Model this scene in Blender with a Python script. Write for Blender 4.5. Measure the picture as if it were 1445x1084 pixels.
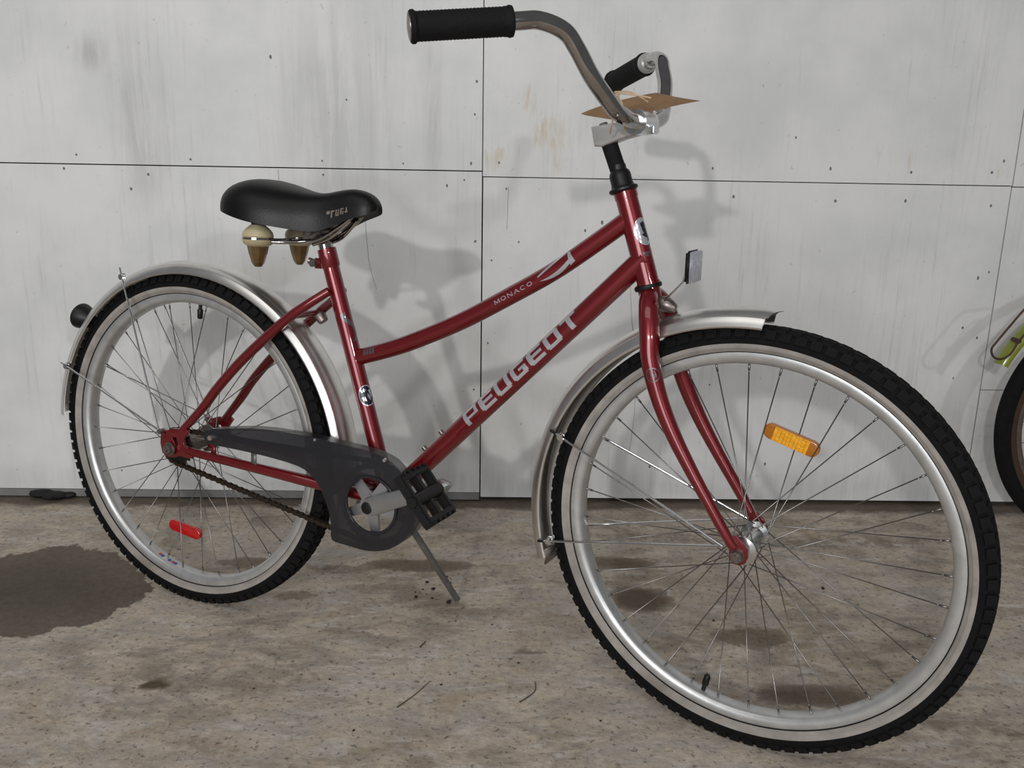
import bpy, bmesh, math, random
from mathutils import Vector, Matrix, noise
from mathutils.bvhtree import BVHTree
from math import pi, sin, cos, radians as rad

for o in list(bpy.data.objects): bpy.data.objects.remove(o)
scn = bpy.context.scene
COL = scn.collection
random.seed(7)

# ------------------------------------------------------------------ camera
F_PX, PITCH, ROLL, CAM_H = 1223.6, 14.286, 1.037, 0.8544
fwd = Vector((0, cos(rad(PITCH)), -sin(rad(PITCH))))
up0 = Vector((0, sin(rad(PITCH)), cos(rad(PITCH))))
rt0 = Vector((1, 0, 0))
c_, s_ = cos(rad(ROLL)), sin(rad(ROLL))
rt = c_*rt0 + s_*up0
up = -s_*rt0 + c_*up0
cam_d = bpy.data.cameras.new('camera')
cam = bpy.data.objects.new('camera', cam_d); COL.objects.link(cam)
cam.matrix_world = Matrix(((rt.x, up.x, -fwd.x, 0), (rt.y, up.y, -fwd.y, 0), (rt.z, up.z, -fwd.z, CAM_H), (0, 0, 0, 1)))
cam_d.sensor_fit = 'HORIZONTAL'; cam_d.sensor_width = 36.0
cam_d.lens = F_PX*36.0/1445.0
cam_d.clip_start = 0.05
scn.camera = cam

# ------------------------------------------------------------------ world, lamps, exposure
w = bpy.data.worlds.new('world'); scn.world = w; w.use_nodes = True
bg = w.node_tree.nodes['Background']; bg.inputs[0].default_value = (0.72, 0.74, 0.78, 1); bg.inputs[1].default_value = 0.15
def area(name, loc, target, sx, sy, power, col=(1, 1, 1), shape='RECTANGLE'):
    l = bpy.data.lights.new(name, 'AREA'); l.shape = shape; l.size = sx; l.size_y = sy
    l.energy = power; l.color = col
    o = bpy.data.objects.new(name, l); COL.objects.link(o); o.location = loc
    o.rotation_euler = (Vector(target)-Vector(loc)).to_track_quat('-Z', 'Y').to_euler()
    return o
area('shop_lamp', (-1.27, -3.2, 1.97), (0, 1.8, 0.5), .12, .12, 48, (1, .97, .94), 'DISK')
area('shop_lamp', (1.50, -2.6, 1.88), (0, 1.8, 0.5), .16, .16, 21, (.95, .97, 1), 'DISK')
area('overhead_fill', (-0.9, -0.3, 2.9), (-0.4, 1.4, 0), 3.0, 1.4, 17, (1, .98, .95))  # soft overhead fill, added for the ambient light of the room
area('front_fill', (-1.8, -4.6, 1.5), (-.2, 1.8, .9), 3.6, 2.2, 112, (.90, .95, 1))  # invented soft fill from behind the camera, lights the wall more than the floor
scn.view_settings.view_transform = 'Standard'; scn.view_settings.look = 'None'
scn.view_settings.gamma = 1; scn.view_settings.use_curve_mapping = False
scn.view_settings.exposure = 0.13

# ------------------------------------------------------------------ materials
def srgb(r, g, b):
    f = lambda c: (c/255)/12.92 if c/255 <= .04045 else ((c/255+.055)/1.055)**2.4
    return (f(r), f(g), f(b), 1)
def mat(name, col, rough=.5, metal=0, coat=0, noise_amt=0, noise_scale=30, bump=0, spec=None, trans=0, coat_rough=.05):
    m = bpy.data.materials.new(name); m.use_nodes = True
    nt = m.node_tree; b = nt.nodes['Principled BSDF']
    b.inputs['Base Color'].default_value = col; b.inputs['Roughness'].default_value = rough
    b.inputs['Metallic'].default_value = metal; b.inputs['Coat Weight'].default_value = coat
    b.inputs['Coat Roughness'].default_value = coat_rough
    if spec is not None: b.inputs['Specular IOR Level'].default_value = spec
    if trans: b.inputs['Transmission Weight'].default_value = trans
    tc = nt.nodes.new('ShaderNodeTexCoord')
    n = nt.nodes.new('ShaderNodeTexNoise'); n.inputs['Scale'].default_value = noise_scale; n.inputs['Detail'].default_value = 6
    nt.links.new(tc.outputs['Object'], n.inputs['Vector'])
    if noise_amt:
        mx = nt.nodes.new('ShaderNodeMix'); mx.data_type = 'RGBA'; mx.blend_type = 'MULTIPLY'
        mx.inputs[0].default_value = 1
        mr = nt.nodes.new('ShaderNodeMapRange'); mr.inputs[1].default_value = .3; mr.inputs[2].default_value = .7
        mr.inputs[3].default_value = 1-noise_amt; mr.inputs[4].default_value = 1
        nt.links.new(n.outputs['Fac'], mr.inputs[0])
        mx.inputs[6].default_value = col; nt.links.new(mr.outputs[0], mx.inputs[7])
        nt.links.new(mx.outputs[2], b.inputs['Base Color'])
    if bump:
        bp = nt.nodes.new('ShaderNodeBump'); bp.inputs['Strength'].default_value = bump; bp.inputs['Distance'].default_value = .002
        nt.links.new(n.outputs['Fac'], bp.inputs['Height']); nt.links.new(bp.outputs[0], b.inputs['Normal'])
    return m
M = {}
M['red'] = mat('red_paint', srgb(116, 6, 18), .34, .4, 1.0, .12, 12, coat_rough=.04)
M['chrome'] = mat('chrome', (.50, .48, .46, 1), .10, 1, noise_amt=.15, noise_scale=60)
M['steel'] = mat('spoke_steel', (.26, .25, .24, 1), .34, 1)
M['bright'] = mat('bright_steel', (.75, .76, .76, 1), .2, 1)
M['fender'] = mat('polished_aluminium', (.86, .84, .81, 1), .33, 1, noise_amt=.12, noise_scale=25)
M['rim'] = mat('rim_aluminium', (.66, .66, .65, 1), .38, .75, noise_amt=.2, noise_scale=40)
M['stem'] = mat('cast_aluminium', srgb(205, 203, 200), .35, .6, noise_amt=.08)
M['crank'] = mat('crank_aluminium', srgb(176, 176, 178), .36, .8, noise_amt=.1)
M['tyre'] = mat('tyre_rubber', srgb(19, 18, 19), .85, 0, 0, .45, 60, .4, spec=.18)
M['tread'] = mat('tread_rubber', srgb(16, 15, 16), .8, 0, 0, .5, 90, .3, spec=.22)
M['white'] = mat('dirty_whitewall', srgb(166, 159, 152), .8, 0, 0, .34, 35, .3, spec=.2)
M['blk'] = mat('black_plastic', srgb(14, 14, 16), .45, 0, 0, .1, spec=.4)
M['blkr'] = mat('black_rubber', srgb(15, 14, 16), .8, 0, 0, .3, 200, .5, spec=.3)
M['vinyl'] = mat('saddle_vinyl', srgb(12, 10, 10), .42, 0, 0, .15, 300, .12, spec=.3)
M['cream'] = mat('cream_rubber', srgb(190, 176, 140), .45, 0, .2, .2, 60)
M['bronze'] = mat('bronze_plastic', srgb(122, 96, 56), .28, .55, .4, .4, 80)
M['rref'] = mat('red_reflector', srgb(200, 12, 18), .12, 0, 1, .35, 160, .8)
M['oref'] = mat('orange_reflector', srgb(255, 176, 0), .12, 0, 1, .3, 180, .9)
M['orefd'] = mat('orange_reflector_end', srgb(176, 104, 8), .2, 0, 1, .2, 180, .4)
M['chain'] = mat('rusty_chain', srgb(66, 54, 44), .5, .7, 0, .5, 200)
M['nut'] = mat('dull_nut', srgb(140, 130, 125), .35, .8, 0, .3, 150)
M['card'] = mat('brown_cardboard', srgb(186, 154, 120), .85, 0, 0, .14, 50, .2, spec=.2)
M['string'] = mat('jute_string', srgb(205, 175, 140), .9)
M['kick'] = mat('kickstand_steel', srgb(118, 118, 116), .45, .5, 0, .2, 60)
M['decal'] = mat('silver_decal', srgb(200, 198, 204), .22, .55, .6)
M['decalg'] = mat('grey_decal', srgb(98, 88, 94), .3, .4, .6)
M['decald'] = mat('dark_decal', srgb(28, 28, 40), .3, .1, .6)
M['gold'] = mat('worn_print', srgb(112, 100, 90), .5)
M['lens'] = mat('clear_reflector', srgb(178, 178, 190), .1, .3, 1, .25, 400, .8)
M['blue'] = mat('blue_sticker', srgb(60, 80, 160), .4); M['redst'] = mat('red_sticker', srgb(190, 70, 70), .4)
M['lime'] = mat('lime_paint', srgb(126, 134, 26), .35, 0, .5, .12, 30)
M['tan'] = mat('tan_sidewall', srgb(70, 48, 34), .7, noise_amt=.3)
M['rust'] = mat('rusty_wire', srgb(86, 60, 42), .6, .4, 0, .5, 120)
M['dark'] = mat('dark_cavity', srgb(18, 16, 15), .95, spec=.05)
M['scrap'] = mat('black_scrap', srgb(16, 14, 14), .7, noise_amt=.4)
M['crumb'] = mat('dirt_crumb', srgb(52, 36, 32), .9, noise_amt=.3); M['twig'] = mat('dry_twig', srgb(92, 80, 66), .9, noise_amt=.4, noise_scale=200)
M['sill'] = mat('grey_sill', srgb(128, 126, 124), .8, noise_amt=.2, noise_scale=20, bump=.3)
M['nail'] = mat('nail_head', srgb(122, 120, 120), .7, noise_amt=.4, noise_scale=200)
nt = M['white'].node_tree; pb_ = nt.nodes['Principled BSDF']; src = pb_.inputs['Base Color'].links[0].from_socket
tc2 = nt.nodes.new('ShaderNodeTexCoord'); n2 = nt.nodes.new('ShaderNodeTexNoise'); n2.inputs['Scale'].default_value = 3.2; n2.inputs['Detail'].default_value = 8
n2.inputs['Roughness'].default_value = .62; nt.links.new(tc2.outputs['Object'], n2.inputs['Vector'])
mr2 = nt.nodes.new('ShaderNodeMapRange'); mr2.inputs[1].default_value = .52; mr2.inputs[2].default_value = .70; mr2.inputs[4].default_value = .55
mx2 = nt.nodes.new('ShaderNodeMix'); mx2.data_type = 'RGBA'; nt.links.new(n2.outputs['Fac'], mr2.inputs[0]); nt.links.new(mr2.outputs[0], mx2.inputs[0])
nt.links.new(src, mx2.inputs[6]); mx2.inputs[7].default_value = srgb(96, 82, 66); nt.links.new(mx2.outputs[2], pb_.inputs['Base Color'])
# smoked translucent plastic of the chain guard
m = bpy.data.materials.new('smoked_plastic'); m.use_nodes = True; nt = m.node_tree
pb = nt.nodes['Principled BSDF']; pb.inputs['Base Color'].default_value = srgb(46, 46, 50); pb.inputs['Roughness'].default_value = .3
pb.inputs['Specular IOR Level'].default_value = .6
tr = nt.nodes.new('ShaderNodeBsdfTransparent'); tr.inputs[0].default_value = (.62, .6, .6, 1)
mx = nt.nodes.new('ShaderNodeMixShader'); mx.inputs[0].default_value = .62
nt.links.new(tr.outputs[0], mx.inputs[1]); nt.links.new(pb.outputs[0], mx.inputs[2])
nt.links.new(mx.outputs[0], nt.nodes['Material Output'].inputs[0]); M['smoke'] = m

# ------------------------------------------------------------------ helpers
def link(name, me, m=None, parent=None, mtx=None, smooth=True, label=None, kind=None):
    o = bpy.data.objects.new(name, me); COL.objects.link(o)
    if m is not None and me is not None and not me.materials: me.materials.append(m if not isinstance(m, str) else M[m])
    if parent: o.parent = parent
    if mtx is not None: o.matrix_local = mtx
    if smooth and me is not None:
        for p in me.polygons: p.use_smooth = True
    if label: o['label'] = label
    if kind: o['kind'] = kind
    return o
def obj(name, bm, m, parent=None, mtx=None, smooth=True, angle=38, **k):
    me = bpy.data.meshes.new(name)
    bmesh.ops.recalc_face_normals(bm, faces=bm.faces)
    if smooth and angle:
        for e in bm.edges:
            if len(e.link_faces) == 2 and e.calc_face_angle(0) > rad(angle): e.smooth = False
    bm.to_mesh(me); bm.free()
    return link(name, me, m, parent, mtx, smooth, **k)
def thing(name, label, cat, mtx, group=None):
    o = bpy.data.objects.new(name, None); COL.objects.link(o); o.matrix_world = mtx
    o.empty_display_size = .1; o['label'] = label; o['category'] = cat
    if group: o['group'] = group
    return o
def catmull(pts, n=8, closed=False):
    P = [Vector(p) for p in pts]; out = []
    N = len(P)
    rng = N if closed else N-1
    for i in range(rng):
        if closed: a, b, c, d = P[(i-1) % N], P[i], P[(i+1) % N], P[(i+2) % N]
        else: a, b, c, d = P[max(i-1, 0)], P[i], P[i+1], P[min(i+2, N-1)]
        for k in range(n):
            t = k/n
            out.append(.5*((2*b)+(c-a)*t+(2*a-5*b+4*c-d)*t*t+(3*b-a-3*c+d)*t**3))
    if not closed: out.append(P[-1])
    return out
def tube(bm, path, rads, seg=16, closed=False, caps=True, flat=None):
    path = [Vector(p) for p in path]; n = len(path)
    if not hasattr(rads, '__len__'): rads = [rads]*n
    elif len(rads) != n:
        k = len(rads)-1; rr = []
        for i in range(n):
            t = i/(n-1)*k; j = min(int(t), k-1); rr.append(rads[j]+(rads[j+1]-rads[j])*(t-j))
        rads = rr
    T = []
    for i in range(n):
        a = path[(i-1) % n] if (closed or i) else path[0]; b = path[(i+1) % n] if (closed or i < n-1) else path[-1]
        T.append((b-a).normalized())
    u = T[0].orthogonal().normalized(); rings = []
    for i in range(n):
        u = (u-T[i]*u.dot(T[i])).normalized(); v = T[i].cross(u)
        rings.append([bm.verts.new(path[i]+rads[i]*(cos(2*pi*k/seg)*u+sin(2*pi*k/seg)*v)) for k in range(seg)])
    for i in range(n if closed else n-1):
        A, B = rings[i], rings[(i+1) % n]
        for k in range(seg):
            bm.faces.new((A[k], A[(k+1) % seg], B[(k+1) % seg], B[k]))
    if caps and not closed:
        bm.faces.new(rings[0]); bm.faces.new(rings[-1][::-1])
    return bm
def lathe(bm, prof, axis='Y', center=(0, 0, 0), seg=96, a0=0, a1=None, closed_prof=False, endf=None):
    """profile of (R, h): R from the axis, h along it. angle 0 = +X, towards +Z for the Y axis"""
    C = Vector(center); full = a1 is None
    n = seg if full else seg+1; rings = []
    for i in range(n):
        ring = []
        for j, (R_, h) in enumerate(prof):
            if full: t = 2*pi*i/seg
            else:
                s0, s1 = a0, a1
                if endf: s0, s1 = endf(j, a0, a1)
                t = s0+(s1-s0)*i/seg
            if axis == 'Y': p = Vector((R_*cos(t), h, R_*sin(t)))
            elif axis == 'Z': p = Vector((R_*cos(t), R_*sin(t), h))
            else: p = Vector((h, R_*cos(t), R_*sin(t)))
            ring.append(bm.verts.new(C+p))
        rings.append(ring)
    m_ = len(prof)
    for i in range(n if full else n-1):
        A, B = rings[i], rings[(i+1) % n]
        for j in range(m_ if closed_prof else m_-1):
            bm.faces.new((A[j], A[(j+1) % m_], B[(j+1) % m_], B[j]))
    bmesh.ops.remove_doubles(bm, verts=bm.verts, dist=1e-6)
    return bm
def box(bm, c, sx, sy, sz, R_=None, bev=0):
    m_ = Matrix.Translation(Vector(c)) @ (R_.to_4x4() if R_ is not None else Matrix()) @ Matrix.Diagonal((sx, sy, sz, 1))
    r = bmesh.ops.create_cube(bm, size=1, matrix=m_)
    if bev:
        es = list({e for v in r['verts'] for e in v.link_edges})
        bmesh.ops.bevel(bm, geom=es, offset=bev, segments=2, affect='EDGES')
def cyl(bm, p0, p1, r0, r1=None, seg=24): tube(bm, [p0, p1], [r0, r0 if r1 is None else r1], seg)
def cyls(bm, p0, p1, prof, seg=24):
    """turned piece from p0 to p1, prof = (t, r)"""
    p0, p1 = Vector(p0), Vector(p1)
    tube(bm, [p0.lerp(p1, t) for t, r in prof], [r for t, r in prof], seg)
def plate(outline, holes, thick, bevel=0):
    """flat shape in XZ with thickness along Y, centred on y=0; returns bmesh"""
    cu = bpy.data.curves.new('c', 'CURVE'); cu.dimensions = '2D'; cu.fill_mode = 'BOTH'
    cu.extrude = max(thick/2-bevel, 0); cu.bevel_depth = bevel; cu.bevel_resolution = 2; cu.offset = -bevel
    for ring in [outline]+list(holes):
        sp = cu.splines.new('POLY'); sp.points.add(len(ring)-1); sp.use_cyclic_u = True
        for p, q in zip(sp.points, ring): p.co = (q[0], q[1], 0, 1)
    o = bpy.data.objects.new('c', cu); me = bpy.data.meshes.new_from_object(o)
    bm = bmesh.new(); bm.from_mesh(me)
    bpy.data.objects.remove(o); bpy.data.curves.remove(cu); bpy.data.meshes.remove(me)
    bmesh.ops.transform(bm, matrix=Matrix(((1, 0, 0, 0), (0, 0, -1, 0), (0, 1, 0, 0), (0, 0, 0, 1))), verts=bm.verts)
    bmesh.ops.remove_doubles(bm, verts=bm.verts, dist=1e-6)
    return bm
def circ2(cx, cz, r, n=32, a0=0): return [(cx+r*cos(a0+2*pi*i/n), cz+r*sin(a0+2*pi*i/n)) for i in range(n)]
def merge(bm, other, mtx=None):
    me = bpy.data.meshes.new('t'); other.to_mesh(me); other.free()
    if mtx is not None: me.transform(mtx)
    bm.from_mesh(me); bpy.data.meshes.remove(me)
def tube_decal(P0, axis, ref, r, polys, phi0=0.0, curve=None):
    """polys: 4-corner strokes / convex polygons in (u along tube, v around in metres); ref = direction where v=0"""
    bm = bmesh.new(); P0 = Vector(P0); axis = Vector(axis).normalized()
    ref = Vector(ref); ref = (ref-axis*ref.dot(axis)).normalized(); upv = axis.cross(ref)
    if upv.z < 0: upv = -upv
    for q in polys:
        f = bm.faces.new([bm.verts.new((p[0], p[1], 0)) for p in q])
    bmesh.ops.triangulate(bm, faces=bm.faces)
    for _ in range(4):
        es = [e for e in bm.edges if e.calc_length() > .0035]
        if not es: break
        bmesh.ops.subdivide_edges(bm, edges=es, cuts=1)
        bmesh.ops.triangulate(bm, faces=bm.faces)
    for v in bm.verts:
        u, a = v.co.x, v.co.y/r+phi0
        base = P0+axis*u if curve is None else curve(u)
        v.co = base+(r+.0004)*(cos(a)*ref+sin(a)*upv)
    return bm
def seg_poly(x0, y0, x1, y1, w_):
    d = Vector((x1-x0, y1-y0)); L = d.length; d /= L; n = Vector((-d.y, d.x))*w_/2
    return [(x0-n.x, y0-n.y), (x1-n.x, y1-n.y), (x1+n.x, y1+n.y), (x0+n.x, y0+n.y)]
# blocky letters on a 0..1 cell, strokes (x0,y0,x1,y1,width)
def rect(x0, y0, x1, y1): return [(x0, y0), (x1, y0), (x1, y1), (x0, y1)]
BLOCK = {
 'P': [rect(0, 0, .26, 1), rect(.26, .8, 1, 1), rect(.8, .42, 1, .8), rect(.26, .34, 1, .5)],
 'E': [rect(0, .1, .3, .9), rect(.08, 0, 1, .22), rect(.08, .78, 1, 1), rect(.3, .4, .95, .6)],
 'U': [rect(0, .12, .27, 1), rect(.08, 0, .92, .22), rect(.73, .12, 1, 1)],
 'G': [rect(0, .1, .27, .9), rect(.08, 0, .92, .22), rect(.08, .78, 1, 1), rect(.73, .1, 1, .56), rect(.5, .4, .8, .56)],
 'O': [rect(0, .1, .27, .9), rect(.08, 0, .92, .22), rect(.08, .78, .92, 1), rect(.73, .1, 1, .9)],
 'T': [rect(.38, 0, .66, .8), rect(0, .76, 1, 1)],
}
def S(*a): return seg_poly(*a)
THIN = {
 'M': [S(.05, 0, .12, 1, .09), S(.1, 1, .5, .1, .16), S(.5, .1, .9, 1, .09), S(.88, 1, .95, 0, .16), S(-.03, .04, .2, .04, .07), S(.8, .04, 1.04, .04, .07)],
 'O': [S(.5+.42*cos(a), .5+.46*sin(a), .5+.42*cos(a+.8), .5+.46*sin(a+.8), .14) for a in [i*.785 for i in range(8)]],
 'N': [S(.1, 0, .1, 1, .09), S(.1, 1, .88, 0, .17), S(.9, 0, .9, 1, .09), S(0, .04, .24, .04, .07), S(.76, .96, 1, .96, .07)],
 'A': [S(.05, 0, .48, 1, .09), S(.48, 1, .92, 0, .17), S(.2, .35, .72, .35, .08), S(-.03, .04, .2, .04, .07), S(.8, .04, 1.04, .04, .07)],
 'C': [S(.5+.42*cos(a), .5+.46*sin(a), .5+.42*cos(a+.6), .5+.46*sin(a+.6), .14) for a in [.7+i*.58 for i in range(8)]],
}
def word(txt, font, u0, v0, cw, ch, pitch):
    return [[(u0+i*pitch+x*cw, v0+y*ch) for x, y in q] for i, c in enumerate(txt) for q in font[c]]

# ------------------------------------------------------------------ setting: floor
def inpoly_sd(x, y, poly):
    """signed distance, positive inside"""
    ins = False; dmin = 1e9; n = len(poly)
    for i in range(n):
        x0, y0 = poly[i]; x1, y1 = poly[(i+1) % n]
        if (y0 > y) != (y1 > y) and x < (x1-x0)*(y-y0)/(y1-y0)+x0: ins = not ins
        dx, dy = x1-x0, y1-y0; t = max(0, min(1, ((x-x0)*dx+(y-y0)*dy)/(dx*dx+dy*dy)))
        d = math.hypot(x-x0-t*dx, y-y0-t*dy); dmin = min(dmin, d)
    return dmin if ins else -dmin
WET = [(-1.9, 1.74), (-1.3, 1.71), (-1.115, 1.744), (-1.043, 1.783), (-.978, 1.812), (-.932, 1.784), (-.871, 1.772), (-.803, 1.705), (-.734, 1.626), (-.723, 1.567), (-.732, 1.538), (-.783, 1.469), (-.838, 1.446), (-.874, 1.415), (-.927, 1.418), (-1.3, 1.40), (-1.9, 1.42)]
# stains: (x, y, rx, ry, strength)
STAINS = [(.239, 1.764, .10, .035, .8), (.27, 1.60, .07, .055, .9), (-.20, 1.735, .15, .033, .75), (-.36, 1.715, .10, .03, .55), (-.56, 1.735, .10, .03, .6), (-.43, 1.59, .06, .022, .55),
          (.46, 1.46, .085, .045, .7), (.36, 1.50, .05, .02, .4), (.51, 1.28, .11, .035, .8), (.031, 1.398, .022, .014, .7), (.058, 1.392, .016, .01, .6), (-.587, 1.279, .022, .011, 1.6), (-.62, 1.285, .07, .05, .3),
          (.60, 1.60, .16, .05, .35), (.72, 1.75, .2, .05, .3), (.15, 1.25, .10, .03, .25), (-.5, 1.18, .10, .03, .35), (.7, 1.35, .12, .05, .35), (.33, 1.33, .03, .02, .5), (-.24, 1.56, .16, .02, .35), (0.05, 1.6, .12, .02, .3), (-.03, 1.70, .05, .02, .4), (.1, 1.80, .3, .03, .35), (.6, 1.9, .5, .05, .45), (.75, 1.2, .12, .04, .4), (-.62, 1.20, .05, .03, .35), (-.45, 1.12, .08, .03, .35)]
X0, X1, Y0, Y1 = -2.6, 2.8, -1.0, 2.3
xs = [X0+(i*.08) for i in range(18)]; x = -1.16
xs = [-2.6, -2.2, -1.8, -1.5, -1.3]+[-1.2+.015*i for i in range(160)]+[1.3, 1.6, 2.0, 2.8]
ys = [-1.0, 0, .5, .8]+[.9+.015*i for i in range(90)]+[2.3, 2.6]
verts = [(x, y, 0) for y in ys for x in xs]; nx = len(xs)
faces = [(j*nx+i, j*nx+i+1, (j+1)*nx+i+1, (j+1)*nx+i) for j in range(len(ys)-1) for i in range(nx-1)]
me = bpy.data.meshes.new('floor'); me.from_pydata(verts, [], faces)
aw = me.attributes.new('wet', 'FLOAT', 'POINT'); as_ = me.attributes.new('stain', 'FLOAT', 'POINT')
for i, (x, y, z) in enumerate(verts):
    aw.data[i].value = max(-.2, min(.2, inpoly_sd(x, y, WET)))
    s = 0
    for sx, sy, rx, ry, st in STAINS:
        d = math.hypot((x-sx)/rx, (y-sy)/ry)
        if d < 2: s = max(s, st*max(0, min(1, (1.35-d)/.7)))
    as_.data[i].value = s
def N(nt, t, **k):
    n = nt.nodes.new('ShaderNode'+t)
    for a, b in k.items(): setattr(n, a, b)
    return n
def mathn(nt, op, a, b=None, clamp=False):
    n = nt.nodes.new('ShaderNodeMath'); n.operation = op; n.use_clamp = clamp
    for i, v in enumerate((a, b)):
        if v is None: continue
        if isinstance(v, (int, float)): n.inputs[i].default_value = v
        else: nt.links.new(v, n.inputs[i])
    return n.outputs[0]
def noisen(nt, vec, scale, detail=5, rough=.55, dist=0):
    n = N(nt, 'TexNoise'); n.inputs['Scale'].default_value = scale; n.inputs['Detail'].default_value = detail
    n.inputs['Roughness'].default_value = rough; n.inputs['Distortion'].default_value = dist
    nt.links.new(vec, n.inputs['Vector']); return n.outputs['Fac']
def ramp(nt, fac, lo, hi, a=0., b=1.):
    n = N(nt, 'MapRange'); n.interpolation_type = 'SMOOTHSTEP'
    n.inputs[1].default_value = lo; n.inputs[2].default_value = hi; n.inputs[3].default_value = a; n.inputs[4].default_value = b
    nt.links.new(fac, n.inputs[0]); return n.outputs[0]
def mixc(nt, fac, a, b, mode='MIX'):
    n = N(nt, 'Mix', data_type='RGBA', blend_type=mode)
    if isinstance(fac, (int, float)): n.inputs[0].default_value = fac
    else: nt.links.new(fac, n.inputs[0])
    for i, v in ((6, a), (7, b)):
        if isinstance(v, tuple): n.inputs[i].default_value = v
        else: nt.links.new(v, n.inputs[i])
    return n.outputs[2]
def mapping(nt, vec, sc):
    n = N(nt, 'Mapping'); n.inputs['Scale'].default_value = sc; nt.links.new(vec, n.inputs[0]); return n.outputs[0]
def attr(nt, name):
    n = N(nt, 'Attribute'); n.attribute_name = name; return n.outputs['Fac']
fm = bpy.data.materials.new('concrete'); fm.use_nodes = True; nt = fm.node_tree; pb = nt.nodes['Principled BSDF']
oc = N(nt, 'TexCoord').outputs['Object']
big = noisen(nt, mapping(nt, oc, (1, 2.2, 1)), 2.4, 6, .6, .6)
midn = noisen(nt, mapping(nt, oc, (1, 1.8, 1)), 11, 7, .62, .4)
fine = noisen(nt, oc, 75, 6, .65)
speck = noisen(nt, mapping(nt, oc, (1, 1.5, 1)), 52, 4, .6)
c = mixc(nt, ramp(nt, big, .35, .65), srgb(160, 148, 133), srgb(196, 187, 177))
c = mixc(nt, ramp(nt, midn, .40, .62), c, srgb(206, 191, 173), 'MIX')
c = mixc(nt, mathn(nt, 'MULTIPLY', ramp(nt, noisen(nt, oc, 5.5, 7, .65, .8), .50, .68), .65), c, srgb(172, 154, 130))
c = mixc(nt, mathn(nt, 'MULTIPLY', ramp(nt, noisen(nt, mapping(nt, oc, (1, 2.6, 1)), 7.5, 6, .65, 1.0), .52, .68), .6), c, srgb(222, 215, 206))
c = mixc(nt, mathn(nt, 'MULTIPLY', ramp(nt, speck, .60, .70), .55), c, srgb(104, 92, 78))
c = mixc(nt, mathn(nt, 'MULTIPLY', ramp(nt, noisen(nt, oc, 95, 4), .58, .68), .6), c, srgb(70, 66, 62))
c = mixc(nt, ramp(nt, fine, .3, .7, .0, .30), c, srgb(110, 100, 90))
# stains and the damp patch
st = mathn(nt, 'ADD', attr(nt, 'stain'), mathn(nt, 'MULTIPLY', mathn(nt, 'SUBTRACT', noisen(nt, oc, 20, 7, .7), .5), 1.9))
stm = mathn(nt, 'MULTIPLY', ramp(nt, st, .30, .55), ramp(nt, attr(nt, 'stain'), .02, .3))
c = mixc(nt, mathn(nt, 'MULTIPLY', stm, mathn(nt, 'MINIMUM', mathn(nt, 'MULTIPLY', attr(nt, 'stain'), 1.0), 1.0)), c, srgb(98, 84, 67))
edge = mathn(nt, 'ADD', attr(nt, 'wet'), mathn(nt, 'MULTIPLY', mathn(nt, 'SUBTRACT', noisen(nt, oc, 22, 8, .72), .5), .10))
wetm = ramp(nt, edge, -.001, .004)
wetc = mixc(nt, ramp(nt, mathn(nt, 'ADD', attr(nt, 'wet'), mathn(nt, 'MULTIPLY', big, .1)), .0, .2), srgb(112, 99, 85), srgb(82, 72, 62))
wetc = mixc(nt, ramp(nt, fine, .35, .7, 0, .4), wetc, srgb(60, 52, 45))
c = mixc(nt, mathn(nt, 'MULTIPLY', wetm, .93), c, wetc)
# grime line along the wall (wall direction is turned 1.35 degrees)
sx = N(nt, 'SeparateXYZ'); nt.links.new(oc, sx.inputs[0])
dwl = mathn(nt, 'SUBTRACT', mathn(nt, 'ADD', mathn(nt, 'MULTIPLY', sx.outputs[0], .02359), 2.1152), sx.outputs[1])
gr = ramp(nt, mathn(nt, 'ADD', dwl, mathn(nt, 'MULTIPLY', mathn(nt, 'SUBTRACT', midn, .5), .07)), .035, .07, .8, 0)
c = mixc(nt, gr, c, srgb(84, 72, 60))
nt.links.new(c, pb.inputs['Base Color']); pb.inputs['Specular IOR Level'].default_value = .25
nt.links.new(ramp(nt, edge, -.001, .004, .85, .62), pb.inputs['Roughness'])
bp = N(nt, 'Bump'); bp.inputs['Strength'].default_value = .5; bp.inputs['Distance'].default_value = .004
nt.links.new(mathn(nt, 'ADD', fine, mathn(nt, 'MULTIPLY', midn, 1.5)), bp.inputs['Height']); nt.links.new(bp.outputs[0], pb.inputs['Normal'])
fl = link('floor', me, fm, smooth=False, kind='structure')

# ------------------------------------------------------------------ setting: plywood wall
PSI = 1.3514
wm = Matrix.Translation((0, 2.1152, 0)) @ Matrix.Rotation(rad(PSI), 4, 'Z')
bm = bmesh.new(); box(bm, (0, .055, 1.2), 5.2, .06, 2.5)
wall = obj('wall_back', bm, 'dark', mtx=wm, smooth=False, kind='structure')
pm = bpy.data.materials.new('painted_plywood'); pm.use_nodes = True; nt = pm.node_tree; pb = nt.nodes['Principled BSDF']
oc = N(nt, 'TexCoord').outputs['Object']
grain = noisen(nt, mapping(nt, oc, (1, 1, .045)), 90, 6, .65)
grain2 = noisen(nt, mapping(nt, oc, (1, 1, .07)), 30, 6, .7, .6)
cloud = noisen(nt, oc, 3.2, 5, .6)
streak_zone = ramp(nt, noisen(nt, mapping(nt, oc, (1, 1, .35)), 3.3, 3), .45, .62)
c = mixc(nt, ramp(nt, cloud, .35, .65), srgb(208, 208, 206), srgb(222, 221, 219))
c = mixc(nt, mathn(nt, 'MULTIPLY', ramp(nt, grain, .50, .72), mathn(nt, 'MULTIPLY', streak_zone, .30)), c, srgb(158, 153, 151))
c = mixc(nt, ramp(nt, grain2, .60, .78, 0, .35), c, srgb(168, 163, 160))
c = mixc(nt, ramp(nt, noisen(nt, oc, 60, 3), .68, .74, 0, .35), c, srgb(140, 138, 138))
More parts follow.
